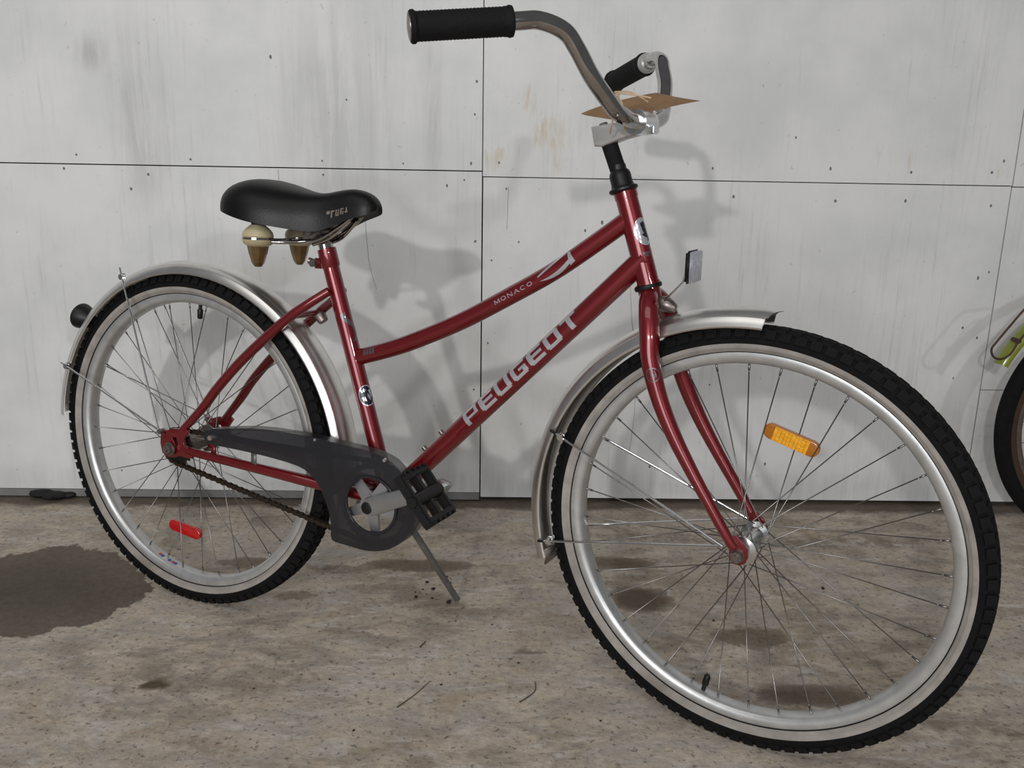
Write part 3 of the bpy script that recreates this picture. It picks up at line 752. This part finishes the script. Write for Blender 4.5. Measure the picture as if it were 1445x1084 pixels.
for i in range(nl):
    a, b_ = at_len(i*pitch_c), at_len((i+1)*pitch_c); c = (a+b_)/2; d = b_-a
    link('chain_link', lk[i % 2], None, ch, Matrix.Translation(c+V(0, 0, NCH)) @ Matrix.Rotation(-math.atan2(d.z, d.x), 4, 'Y'), smooth=False)
# chainring with five arms
out = []
for i in range(36):
    for k, rr in ((-.25, CR-.004), (-.1, CR), (.1, CR), (.25, CR-.004)):
        a = 2*pi*(i+k)/36; out.append((BB[0]+rr*cos(a), BB[1]+rr*sin(a)))
b = plate(out, [circ2(BB[0], BB[1], CR-.013, 40)], .003, .0004)
bmesh.ops.translate(b, verts=b.verts, vec=V(0, 0, NCH)); cr_o = bpart('chainring', b, 'crank')
CA = 24.0
bm = bmesh.new()
for i in range(5):
    a = rad(CA+36+72*i); d = Vector((cos(a), 0, sin(a))); c0 = V(BB[0], BB[1], .050)
    pd = Vector((-sin(a), 0, cos(a)))
    o4 = [c0+d*.012+pd*.011, c0+d*.012-pd*.011, c0+d*.064-pd*.0065-V(0, 0, .004), c0+d*.064+pd*.0065-V(0, 0, .004)]
    t4 = [p+V(0, 0, .006) for p in o4]
    vs = [bm.verts.new(p) for p in o4+t4]
    for q in ((0, 1, 2, 3), (7, 6, 5, 4), (0, 4, 5, 1), (1, 5, 6, 2), (2, 6, 7, 3), (3, 7, 4, 0)): bm.faces.new([vs[k] for k in q])
cyl(bm, V(BB[0], BB[1], .046), V(BB[0], BB[1], .060), .020, seg=30)
obj('spider', bm, 'crank', cr_o)
def crank(a, side):
    d = Vector((cos(rad(a)), 0, sin(rad(a)))); pd = Vector((-sin(rad(a)), 0, cos(rad(a))))
    bm = bmesh.new(); n = 14; rings = []
    for i in range(n+1):
        t = i/n; u = -.014+t*.190
        wv = .0165 if t < .1 else .0165-.0045*(t-.1)/.9
        if t < .08: wv *= math.sqrt(max(.05, 1-((.08-t)/.08)**2))
        if t > .93: wv *= math.sqrt(max(.05, 1-((t-.93)/.07)**2))
        nn = side*(.064+.014*min(1, max(0, (t-.05)/.75)))
        c = V(BB[0], BB[1], nn)+d*u; th = .0068 if t < .3 else .0062
        ring = []
        for k in range(12):
            q = 2*pi*k/12; cx, cy = cos(q), sin(q)
            ring.append(bm.verts.new(c+pd*wv*math.copysign(abs(cx)**.6, cx)+V(0, 0, th*math.copysign(abs(cy)**.6, cy))))
        rings.append(ring)
    for i in range(n):
        for k in range(12): bm.faces.new((rings[i][k], rings[i][(k+1) % 12], rings[i+1][(k+1) % 12], rings[i+1][k]))
    bm.faces.new(rings[0]); bm.faces.new(rings[-1][::-1])
    cyl(bm, V(BB[0], BB[1], side*.040), V(BB[0], BB[1], side*.066), .012)
    o = bpart('crank', bm, 'crank')
    bm = bmesh.new(); cyls(bm, V(BB[0], BB[1], side*.069), V(BB[0], BB[1], side*.0725), [(0, .0105), (.8, .0105), (1, .009)], 24); obj('dust_cap', bm, 'blk', o)
    pe = V(BB[0], BB[1], side*.078)+d*.161
    bm = bmesh.new(); cyl(bm, pe-V(0, 0, side*.004), pe+V(0, 0, side*.014), .0090); cyl(bm, pe, pe+V(0, 0, side*.020), .006); obj('pedal_axle', bm, 'bright', o)
    return pe
def pedal(pe, side, tilt):
    c = pe+V(0, 0, side*.056); R_ = Matrix.Rotation(rad(tilt), 3, 'Y')
    def P(l, n, t): return c+R_ @ Vector((l, 0, t))+V(0, 0, side*n)
    bm = bmesh.new()
    def bx(l, n, t, sl, sn, st, bev=.002): box(bm, P(l, n, t), sl, sn, st, R_, bev)
    for l in (-.038, .038):
        bx(l, 0, 0, .011, .078, .018)
        for k in range(5): bx(l*1.12, -.030+.015*k, 0, .006, .007, .022, .001)
    for n in (-.035, .035): bx(0, n, 0, .078, .009, .017)
    cyl(bm, P(0, -.038, 0), P(0, .038, 0), .0115, seg=20); bx(0, 0, 0, .070, .010, .014, .001)
    o = bpart('pedal', bm, 'blk', label='black plastic pedal')
    bm = bmesh.new(); cyls(bm, P(0, .038, 0), P(0, .042, 0), [(0, .010), (1, .008)], 18); obj('pedal_cap', bm, 'blk', o)
    for l in (-.0445, .0445):
        bm = bmesh.new(); box(bm, P(l, -.022, 0), .003, .012, .010, R_, .0008); box(bm, P(l, .022, 0), .003, .012, .010, R_, .0008)
        obj('pedal_reflector', bm, 'nut', o)
pe = crank(CA, 1); pedal(pe, 1, 50)
pe2 = crank(CA+180, -1); pedal(pe2, -1, 10)
# chain guard: smoked shell
G = [(.0877, .0473), (.1537, .0610), (.21, .0680), (.2634, .0698), (.3233, .0696), (.3814, .0658), (.4378, .0621), (.4819, .0508), (.5135, .0223), (.5336, .0022), (.5403, -.0334), (.5224, -.0674), (.4822, -.1002), (.4404, -.1126), (.3973, -.1111), (.3651, -.1072), (.3635, -.0818), (.3575, -.0547), (.3412, -.0194), (.3234, -.0008), (.2934, .0134), (.2165, .0205), (.1366, .0227), (.0904, .0250)]
gp = [(p.x, p.y) for p in catmull([(a, b, 0) for a, b in G], 3, True)]
hc = (.4440, -.0300)
b = plate(gp, [circ2(hc[0], hc[1], .0475, 48)], .0018, .0006)
bmesh.ops.translate(b, verts=b.verts, vec=V(0, 0, .0640))
bm = bmesh.new(); merge(bm, b)
def wallstrip(ring, n0, n1, inset):
    n = len(ring); cx = sum(p[0] for p in ring)/n; cz = sum(p[1] for p in ring)/n
    A1 = [bm.verts.new(V(x, z, n0)) for x, z in ring]; B1 = [bm.verts.new(V(x, z, n1)) for x, z in ring]
    for i in range(n): bm.faces.new((A1[i], A1[(i+1) % n], B1[(i+1) % n], B1[i]))
wallstrip(gp, .0636, .0420, 0)
b = plate(circ2(hc[0], hc[1], .0520, 48), [circ2(hc[0], hc[1], .0465, 48)], .005, .0018); bmesh.ops.translate(b, verts=b.verts, vec=V(0, 0, .0655)); merge(bm, b)
cg = bpart('chain_guard', bm, 'smoke', angle=30, label='smoked translucent plastic chain guard')
bm = bmesh.new(); cyls(bm, V(.100, .036, .062), V(.100, .036, .070), [(0, .006), (.6, .006), (1, .004)], 14)
cyls(bm, V(.470, .052, .064), V(.470, .052, .068), [(0, .004), (1, .003)], 12)
cyls(bm, V(.330, .066, .060), V(.330, .066, .0665), [(0, .003), (1, .0025)], 12)
obj('guard_screw', bm, 'bright', cg)
bm = bmesh.new(); box(bm, V(.094, .030, .060), .014, .002, .030, bev=.0006); box(bm, V(.100, .012, .059), .010, .003, .016); obj('guard_bracket', bm, 'red', cg)
bm = bmesh.new(); box(bm, V(.192, .008, .058), .012, .002, .030, bev=.0006); obj('guard_bracket', bm, 'kick', cg, label='grey bracket')

# kickstand on the far side
ki = root_m.inverted()
foot = ki @ Vector((-.102, 1.577, .0055)); H3 = Vector((0, 0, H))
bm = bmesh.new(); kp = [V(.405, -.040, -.030)+H3, V(.420, -.062, -.050)+H3, (V(.420, -.062, -.050)+H3).lerp(foot, .2), foot]
tube(bm, catmull(kp, 6), [.0075, .0070, .0065, .0062], 16)
box(bm, V(.400, -.046, -.022)+H3, .03, .02, .02, bev=.003)
kk = obj('kickstand', bm, 'kick', bike, Matrix())

# --- saddle
SEC = [(.118, .024, .4680, .456), (.124, .052, .4770, .449), (.138, .074, .4870, .443), (.156, .086, .4950, .4385), (.182, .0910, .4990, .4320), (.212, .0880, .4950, .4255), (.246, .0750, .4870, .4205), (.280, .0560, .4800, .4160), (.310, .0420, .4790, .4150), (.338, .0345, .4840, .4240), (.364, .0305, .4870, .4350), (.388, .0270, .4820, .4430), (.402, .0210, .4730, .4480), (.410, .010, .4620, .4540)]
bm = bmesh.new(); rings = []
def interp(SEC, k=3):
    out = [p for p in catmull([(a, w_, t) for a, w_, t, z in SEC], k)]; o2 = [p for p in catmull([(a, 0, z) for a, w_, t, z in SEC], k)]
    return [(p.x, p.y, p.z, q.z) for p, q in zip(out, o2)]
for a, w_, zt, zb in interp(SEC):
    ring = []; K = 22
    for k in range(K+1):
        q = pi*k/K; cx, sy_ = cos(q), sin(q)
        nn = w_*math.copysign(abs(cx)**.72, cx); z = zb+(zt-zb)*(abs(sy_)**.85)
        # side tuck towards the skirt
        ring.append(bm.verts.new(V(a, z, nn*(1-.03*(1-sy_)))))
    for k in range(1, 8):  # underside, recessed
        t = k/8; ring.append(bm.verts.new(V(a, zb+.006*sin(pi*t), -w_*.93+2*w_*.93*t)))
    rings.append(ring)
for i in range(len(rings)-1):
    n = len(rings[0])
    for k in range(n): bm.faces.new((rings[i][k], rings[i][(k+1) % n], rings[i+1][(k+1) % n], rings[i+1][k]))
bm.faces.new(rings[0]); bm.faces.new(rings[-1][::-1])
bmesh.ops.recalc_face_normals(bm, faces=bm.faces)
bvh = BVHTree.FromBMesh(bm)
sad = bpart('saddle', bm, 'vinyl', angle=60, label='black sprung saddle')
# worn label on the side of the nose
bm = bmesh.new()
for k, q in enumerate([rect(0, .5, .16, .9), rect(.2, .0, .27, .8), rect(.2, .7, .36, .9), rect(.42, .1, .48, .9), rect(.42, .1, .58, .25), rect(.53, .1, .58, .9), rect(.64, .2, .7, .95), rect(.64, .8, .8, .95), rect(.74, .2, .8, .6), rect(.86, .35, 1, .5), rect(.9, .3, .96, .95)]):
    vs = []
    for x, y in q:
        a, b = .330+x*.038, .4370+y*.0130+x*.008
        hit = bvh.ray_cast(V(a, b, .2), V(0, 0, -1))
        if hit[0] is None: break
        vs.append(bm.verts.new(hit[0]+V(0, 0, .0008)))
    if len(vs) == 4: bm.faces.new(vs)
obj('print', bm, 'gold', sad, smooth=False, label='worn gold print')
# chrome rear rail edge seen at the back and springs
def spring(s):
    n = s*.056; a = .205; top = .4215
    bm = bmesh.new(); lathe(bm, [(0, top), (.012, top), (.019, top-.006), (.0245, top-.012), (.0262, top-.019), (.0240, top-.0225), (.0262, top-.026), (.0240, top-.032), (.016, top-.037), (0, top-.037)], 'Z', V(a, 0, n), 30)
    o = bpart('saddle_spring', bm, 'cream')
    bm = bmesh.new(); lathe(bm, [(0, top-.034), (.0185, top-.034), (.0155, top-.048), (.0105, top-.064), (.006, top-.0705), (0, top-.0715)], 'Z', V(a, 0, n), 8)
    obj('spring_cup', bm, 'bronze', o, smooth=False)
    bm = bmesh.new(); lathe(bm, [(.0236, top-.0205), (.0268, top-.0210), (.0268, top-.0245), (.0236, top-.0250)], 'Z', V(a, 0, n), 30); obj('spring_ring', bm, 'chrome', o)
    bm = bmesh.new(); cyl(bm, V(a, top-.004, n), V(a, top+.012, n), .010, .013); obj('spring_mount', bm, 'blk', o)
spring(1); spring(-1)
bm = bmesh.new()
for s in (1, -1):
    tube(bm, catmull([V(.205, .4185-.0235, s*.056), V(.24, .394, s*.045), (V(.275, .397, s*.022)), V(.305, .402, s*.020), V(.345, .425, s*.018), V(.372, .447, s*.012)], 6), .0035, 10)
    tube(bm, catmull([V(.290, .392, s*.018), V(.325, .405, s*.017), V(.360, .435, s*.010)], 5), .0028, 8)
tube(bm, [V(.205, .395, -.056), V(.205, .395, .056)], .0035, 10)
bpart('saddle_rail', bm, 'chrome')
bm = bmesh.new(); pt_ = stp(1.0); cyl(bm, stp(.97), stp(1.055), .0125, seg=24); bpart('seat_post', bm, 'chrome')
bm = bmesh.new(); cc = stp(1.075)
cyl(bm, cc+V(-.004, 0, -.026), cc+V(-.004, 0, .026), .012, seg=20); cyl(bm, cc+V(-.004, 0, -.034), cc+V(-.004, 0, .034), .006, seg=6); box(bm, cc+V(-.022, -.008), .020, .03, .022, bev=.004)
bpart('saddle_clamp', bm, 'nut')

# --- fork, headset, stem and handlebar (steered)
def fpart(name, bm, m, **k): return obj(name, bm, m, bike, FRONT, **k)
FT, FBm = V(-.224, .4975), V(-.178, .3603); fax = (FT-FBm).normalized()
crown = FBm-fax*.022
bm = bmesh.new()
cyls(bm, FBm-fax*.003, FBm+fax*.005, [(0, .0195), (.3, .0205), (.7, .0205), (1, .018)], 32)
fpart('lower_headset_ring', bm, 'blk')
bm = bmesh.new(); cyls(bm, FT-fax*.003, FT+fax*.036, [(0, .0185), (.06, .0212), (.14, .0212), (.20, .0170), (.30, .0158), (.62, .0158), (.74, .0145), (.82, .0118), (1, .0116)], 32)
fpart('upper_headset_cap', bm, 'blk')
bm = bmesh.new(); cyls(bm, FBm-fax*.030, FBm-fax*.002, [(0, .0150), (1, .0170)], 28); frk = fpart('fork_crown', bm, 'red')
FK = [(-.1745, .352, .004), (-.1680, .341, .020), (-.1605, .322, .034), (-.1545, .295, .0425), (-.1488, .2623, .048), (-.1319, .2126, .051), (-.1074, .1638, .053), (-.0776, .1161, .054), (-.0425, .0644, .055), (-.0160, .0255, .055), (-.006, .0125, .054)]
for s in (1, -1):
    bm = bmesh.new(); tube(bm, catmull([V(a, b, s*n) for a, b, n in FK], 5), [.0125, .0145, .0150, .0148, .0138, .0125, .0112, .0098, .0084, .0075, .0072], 24)
    fb = fpart('fork_blade', bm, 'red')
    out = [(-.014, .026), (-.004, .030), (.004, .022), (.0125, .012), (.0145, 0), (.011, -.010), (.003, -.0145), (-.006, -.014), (-.0125, -.007), (-.013, .004), (-.017, .014)]
    b = plate(out, [circ2(0, 0, .0045, 12)], .005, .001); bmesh.ops.translate(b, verts=b.verts, vec=V(0, 0, s*.0495)); obj('fork_end', b, 'red', fb)
    if s == 1:
        pp = V(-.1405, .2400, .051); ax_ = (V(-.1319, .2126, .0505)-V(-.1488, .2623, .0475)).normalized()
        cu = (V(-.1375, .2500, .0475))
        b = tube_decal(V(-.1425, .2440, .0495), -ax_, V(.30, .2, .93), .0134, ellring(0, 0, .0105, .0105, .0016)+[S(-.006, -.003, .007, -.003, .0016), S(-.006, -.003, -.001, .005, .0016), S(.000, .005, .0, -.003, .0015), S(-.004, .004, .006, .003, .0015)])
        obj('decal', b, 'decalg', fb, smooth=False, label='round grey emblem')
# fender bolt and front reflector on its wire
bm = bmesh.new(); bp0 = FBm-fax*.018+V(.012, -.002, .0)
cyls(bm, bp0, bp0+V(.026, -.009), [(0, .008), (.3, .012), (.7, .010), (1, .006)], 20); fpart('crown_bolt', bm, 'nut')
bm = bmesh.new(); tube(bm, [V(-.158, .333), V(-.150, .342, .008), V(-.1190, .3745, .018), V(-.1165, .384, .018)], .0014, 8); wire = fpart('reflector_wire', bm, 'bright')
R_ = Matrix.Rotation(rad(0), 3, 'Y')
bm = bmesh.new(); box(bm, V(-.1135, .3950, .0), .007, .042, .046, R_, .003); frf = fpart('front_reflector', bm, 'blk', label='front reflector with black housing')
bm = bmesh.new(); box(bm, V(-.1090, .3950, .0), .004, .039, .044, R_, .001)
for k in range(6): box(bm, V(-.1068, .3950, -.017+.0068*k), .002, .005, .042, R_)
obj('lens', bm, 'lens', frf, label='clear lens')
# quill, stem
QT = V(-.2519, .5646)
bm = bmesh.new(); cyls(bm, FT+fax*.02, QT+fax*.012, [(0, .0118), (1, .0118)], 24); fpart('quill', bm, 'blkr', label='black stem shaft')
so = [(-.2745, .5850), (-.2680, .5575), (-.2560, .5570), (-.2250, .5680), (-.1950, .5755), (-.1850, .5830), (-.1850, .6010), (-.1950, .6060), (-.2100, .6010), (-.2220, .5930), (-.2550, .5880)]
b = plate(so, [], .028, .004); stm = fpart('stem', b, 'stem')
bm = bmesh.new(); cyl(bm, V(-.2010, .5905, -.022), V(-.2010, .5905, .022), .0172, seg=30)
box(bm, V(-.184, .581, .0), .014, .020, .012, bev=.002); obj('bar_clamp', bm, 'bright', stm)
bm = bmesh.new(); cyl(bm, QT+fax*.018, QT+fax*.027, .0065, seg=6); obj('expander_bolt', bm, 'nut', stm)
# handlebar
BARM = FRONT @ Matrix.Translation((-.25, 0, 0))
def BP(x, n, z): return Vector((x+.25, -n, z))
NEAR = [(-.201, 0, .5915), (-.200, .035, .5925), (-.1995, .062, .5965), (-.2010, .082, .6015), (-.2045, .098, .6125), (-.2168, .128, .6428), (-.2290, .1460, .6740), (-.2402, .1610, .6946), (-.2617, .1850, .7052), (-.2840, .2120, .7025), (-.3746, .3000, .6911)]
FAR = [(-.201, 0, .5915), (-.200, .035, .5925), (-.1999, .065, .5985), (-.2040, .082, .6060), (-.2095, .098, .6190), (-.2210, .128, .6500), (-.2330, .1450, .6730), (-.2430, .1600, .6880), (-.2640, .1850, .6947), (-.2904, .2120, .6905), (-.3896, .3000, .6713)]
hp = [BP(x, n, z) for x, n, z in NEAR]; hm_ = [BP(x, -n, z) for x, n, z in FAR]
bm = bmesh.new(); full = hm_[::-1]+hp[1:]
tube(bm, catmull(full, 6), .0112, 28); hbar = obj('handlebar', bm, 'chrome', bike, BARM)
for s, lab in ((1, None), (-1, None)):
    e0, e1 = (hp if s == 1 else hm_)[-2:]; g0, g1 = e0, e1
    bm = bmesh.new()
    prof = [(0, .0150), (.01, .0182), (.04, .0190), (.06, .0178)]
    for k in range(24): prof += [(.09+.035*k, .0176), (.09+.035*k+.018, .0170)]
    prof += [(.94, .0176), (.955, .0196), (.985, .0196), (1, .0180)]
    cyls(bm, g0, g1, prof, 28); gr_ = obj('grip', bm, 'blkr', hbar)
    d = (g1-g0).normalized()
    bm = bmesh.new(); cyls(bm, g1-d*.001, g1+d*.0025, [(0, .0165), (.6, .0160), (1, .008)], 24); obj('grip_end', bm, 'nut', gr_, label='greyish grip end cap')
    if s == -1:
        bm = bmesh.new(); cyls(bm, g0-d*.010, g0+d*.001, [(0, .0135), (.3, .0160), (1, .0160)], 24); obj('bar_reflection', bm, 'stem', gr_, label='pale disc in place of a white reflection on the bar')  # pale disc put in for the chrome's white reflection at the far bend

# ------------------------------------------------------------------ cardboard tag tied to the bar
fm_w = frame_m(FA, FB, FN, FH)
tag_o = thing('cardboard_tag', 'brown cardboard tag tied with string to the handlebar of the red bicycle', 'tag', fm_w @ Matrix.Translation((-.22, 0, .612)))
bm = bmesh.new()
def TP(u, v):
    """u -1..1 along the card, v -1..1 across"""
    n = -.040+v*.028; a = -.2245+u*.0925-.014*v*(1-abs(u))
    z = .6105-.0205*v*(1-.25*max(0, u))+.004*u+.012*u*(v+1)/2*(1 if u > 0 else .1)+.004*(1-u*u)
    return V(a+.22, z-.612, n)
gu, gv = 18, 8; grid = []
for i in range(gu+1):
    row = []
    for j in range(gv+1):
        u = -1+2*i/gu; v = -1+2*j/gv; wv = (1-abs(u)**1.15)**.85*.97+.03
        row.append(bm.verts.new(TP(u, v*wv)))
    grid.append(row)
for i in range(gu):
    for j in range(gv): bm.faces.new((grid[i][j], grid[i+1][j], grid[i+1][j+1], grid[i][j+1]))
bmesh.ops.solidify(bm, geom=bm.faces, thickness=.0022)
obj('card', bm, 'card', tag_o, angle=60)
bm = bmesh.new()
def TL(a, z, n): return V(a+.22, z-.612, n)
for pts in ([(-.232, .616, .026), (-.222, .628, .034), (-.215, .612, .052), (-.222, .588, .052), (-.232, .575, .036)],
            [(-.228, .618, .028), (-.226, .630, .038), (-.206, .612, .055), (-.203, .590, .050), (-.212, .577, .036)],
            [(-.226, .630, .038), (-.210, .630, .020), (-.190, .618, .006)], [(-.222, .628, .034), (-.2, .626, .030), (-.18, .622, .02)]):
    tube(bm, catmull([TL(a, z, n) for a, z, n in pts], 5), .0011, 6)
obj('string', bm, 'string', tag_o)

# ------------------------------------------------------------------ second bicycle at the right edge (mostly outside the frame)
Wd = Matrix.Rotation(rad(1.35), 4, 'Z')
C2 = (1.412, 1.925)
R2 = .297
b2 = thing('bicycle', 'lime green bicycle with plain black tyre, cut off by the right edge of the photo', 'bicycle', Matrix.Translation((C2[0], C2[1], 0)) @ Wd)
Hm = Matrix.Translation((0, 0, R2))
bm = bmesh.new(); lathe(bm, [(.250, -.009), (.252, -.0115), (.246, -.012), (.238, -.008), (.238, .008), (.246, .012), (.252, .0115), (.250, .009)], 'Y', seg=96, closed_prof=True)
w2 = obj('wheel', bm, 'nut', b2, Hm)
bm = bmesh.new(); lathe(bm, [(.267, -.0165), (.274, -.0175), (.284, -.0165), (.2925, -.011), (.2965, -.004), (.297, 0), (.2965, .004), (.2925, .011), (.284, .0165), (.274, .0175), (.267, .0165)], 'Y', seg=120); obj('tyre', bm, 'tyre', w2, angle=0)
bm = bmesh.new()
for s in (1, -1): lathe(bm, [(.2505, s*.011), (.256, s*.0145), (.267, s*.0166)], 'Y', seg=120)
obj('sidewall', bm, 'tan', w2, angle=0)
bm = bmesh.new(); lathe(bm, [(0, -.045), (.010, -.045), (.012, -.03), (.021, -.028), (.021, -.024), (.012, -.02), (.012, .02), (.021, .024), (.021, .028), (.012, .03), (.010, .045), (0, .045)], 'Y', seg=24); obj('hub', bm, 'nut', w2)
vs2 = []
for k in range(4):
    side = 1 if k % 2 == 0 else -1; lead = 1 if k < 2 else -1
    bm = bmesh.new(); tube(bm, [V(.019*cos(lead*1.05), .019*sin(lead*1.05), side*.026), V(.242, 0, 0)], .001, 6)
    me = bpy.data.meshes.new('spoke'); bm.to_mesh(me); bm.free(); me.materials.append(M['steel']); vs2.append(me)
for i in range(28): link('spoke', vs2[i % 4], None, w2, Matrix.Rotation(-2*pi*i/28, 4, 'Y'), smooth=False)
bm = bmesh.new()
pr = [(.330, -.020), (.334, -.0198), (.342, -.0185), (.347, -.012), (.349, 0), (.347, .012), (.342, .0185), (.334, .0198), (.330, .020)]
pr += [(r-.0015, y*.94) for r, y in pr[::-1]]
lathe(bm, pr, 'Y', seg=60, a0=rad(60), a1=rad(156.3), closed_prof=True)
f2 = obj('rear_fender', bm, 'lime', b2, Hm, angle=60)
def P2(px, py, n=.03): return V((px-1594)/611, (598-py)/611, n)
bm = bmesh.new()
loop = [(1378, 489), (1380.5, 498), (1388, 503), (1397, 502), (1405.5, 495), (1412, 482), (1424, 462), (1440, 438), (1462, 428), (1480, 420), (1462, 414), (1445, 417), (1430.5, 418.5), (1420, 427), (1408, 443), (1395, 462), (1383, 480)]
tube(bm, catmull([P2(x, y, .034) for x, y in loop], 5, True), .0024, 10, closed=True)
lp = obj('wire_loop', bm, 'rust', f2, label='rusty wire loop')
bm = bmesh.new(); cyl(bm, P2(1413, 478, .012), P2(1413, 478, .038), .005, seg=12); obj('loop_bolt', bm, 'rust', f2)
for s in (1, -1):
    bm = bmesh.new(); tube(bm, [V(0, 0, s*.05), V(.10, .16, s*.045), V(.21, .33, s*.02)], .009, 14); obj('seat_stay', bm, 'lime', b2, Hm)
    bm = bmesh.new(); tube(bm, [V(0, 0, s*.05), V(.40, -.02, s*.03)], .010, 14); obj('chain_stay', bm, 'lime', b2, Hm)
for nm, p, q, r in (('seat_tube', (.40, -.02), (.285, .40), .015), ('down_tube', (.40, -.02), (.82, .33), .016), ('top_tube', (.30, .34), (.80, .40), .014), ('head_tube', (.795, .43), (.83, .30), .017)):
    bm = bmesh.new(); tube(bm, [V(*p), V(*q)], r, 20); obj(nm, bm, 'lime', b2, Hm)
for s in (1, -1):
    bm = bmesh.new(); tube(bm, catmull([V(.832, .30, s*.01), V(.842, .27, s*.045), V(.88, .12, s*.05), V(.925, 0, s*.05)], 5), [.012, .011, .008], 14); obj('fork_blade', bm, 'lime', b2, Hm)
bm = bmesh.new(); tube(bm, catmull([V(.60, .60, -.135), V(.70, .61, -.130), V(.79, .58, -.10), V(.80, .52, -.04), V(.80, .52, .04), V(.79, .58, .10), V(.70, .61, .130), V(.60, .60, .135)], 6), .011, 16)
tube(bm, [V(.795, .43), V(.785, .53)], .011, 16); obj('handlebar', bm, 'chrome', b2, Hm)
bm = bmesh.new()
for i, (a, wd, zt, zb) in enumerate([(.13, .03, .50, .48), (.15, .085, .52, .475), (.20, .09, .522, .47), (.27, .06, .51, .465), (.34, .03, .512, .475), (.39, .015, .50, .48)]):
    ring = [bm.verts.new(V(a, zb+(zt-zb)*abs(sin(2*pi*k/16))**.6*(1 if sin(2*pi*k/16) > 0 else 0), wd*cos(2*pi*k/16))) for k in range(16)]
    if i:
        for k in range(16): bm.faces.new((pr_[k], pr_[(k+1) % 16], ring[(k+1) % 16], ring[k]))
    else: bm.faces.new(ring)
    pr_ = ring
bm.faces.new(pr_[::-1]); obj('saddle', bm, 'vinyl', b2, Hm)
bm = bmesh.new(); tube(bm, [V(.285, .40), V(.262, .48)], .012, 14); obj('seat_post', bm, 'chrome', b2, Hm)
w3 = w2.copy(); COL.objects.link(w3); w3.matrix_local = Hm @ Matrix.Translation((.925, 0, 0))
for c0 in list(w2.children):
    c1 = c0.copy(); COL.objects.link(c1); c1.parent = w3

# ------------------------------------------------------------------ small things on the floor
bm = bmesh.new()
for cx, r in ((-1.165, .022), (-1.14, .017), (-1.20, .024)):
    m_ = Matrix.Translation((cx, 2.075+random.uniform(-.01, .01), r*.42)) @ Matrix.Diagonal((1.5, 1, .45, 1))
    bmesh.ops.create_icosphere(bm, subdivisions=2, radius=r, matrix=m_)
for v in bm.verts: v.co += .004*noise.noise_vector(v.co*60)
zmin = min(v.co.z for v in bm.verts)
for v in bm.verts: v.co.z -= zmin
for v in bm.verts: v.co.x += 1.165; v.co.y -= 2.075
o = obj('rubber_scrap', bm, 'scrap', None, Matrix.Translation((-1.165, 2.075, 0)))
o['label'] = 'small black rubber scrap at the wall base by the left edge'; o['category'] = 'scrap'
PXF = F_PX
def floor_at(px, py):
    d = rt*((px-722.5)/F_PX)-up*((py-542)/F_PX)+fwd
    return Vector((0, 0, CAM_H))+d*(CAM_H/-d.z)
bm = bmesh.new()
CR_ = [(-.1546, 1.626, .0046), (-.1240, 1.647, .0058), (-.1185, 1.571, .0055), (-.186, 1.590, .0042), (-.170, 1.655, .0038), (-.132, 1.680, .0035), (-.19, 1.612, .0022), (-.176, 1.625, .0018), (-.153, 1.588, .0026), (-.10, 1.50, .0018), (-.03, 1.49, .0018), (.02, 1.36, .0022), (-.235, 1.165, .0022), (-.3, 1.30, .0018), (.15, 1.20, .0018), (-.42, 1.27, .0018), (-.11, 1.29, .0022), (.40, 1.52, .0025), (.66, 1.66, .004)]
for x, y, r in CR_:
    m_ = Matrix.Translation((x, y, r*.55)) @ Matrix.Rotation(random.random()*6, 4, 'Z') @ Matrix.Diagonal((1.25, .9, .65, 1))
    bmesh.ops.create_icosphere(bm, subdivisions=1, radius=r, matrix=m_)
for v in bm.verts: v.co += .0008*noise.noise_vector(v.co*300)
o = obj('dirt_crumbs', bm, 'crumb', smooth=False, kind='stuff')
o['label'] = 'scattered dark dirt crumbs on the concrete near the kickstand'; o['category'] = 'dirt'
# a few dry straws and twigs
tw = [([(-.176, 1.225), (-.150, 1.262), (-.130, 1.300)], .0012, 'dark curved twig lying on the concrete below the kickstand'), ([(.022, 1.245), (.047, 1.275), (.048, 1.305)], .0012, 'short dark twig on the concrete left of the front wheel'), ([(-.158, 1.405), (-.150, 1.425)], .0016, 'tiny dark sliver on the concrete in front of the kickstand'), ([(.345, 1.185), (.40, 1.215), (.425, 1.235)], .0018, 'grey dry stalk on the concrete inside the front wheel')]
for pts, r, lab in tw:
    c0 = Vector((pts[0][0], pts[0][1], 0))
    bm = bmesh.new(); tube(bm, catmull([Vector((a, b, r))-c0 for a, b in pts], 5), [r, r*.7, r*.5], 6)
    o = obj('twig', bm, 'twig', None, Matrix.Translation(c0)); o['label'] = lab; o['category'] = 'twig'; o['group'] = 'twigs on the concrete'
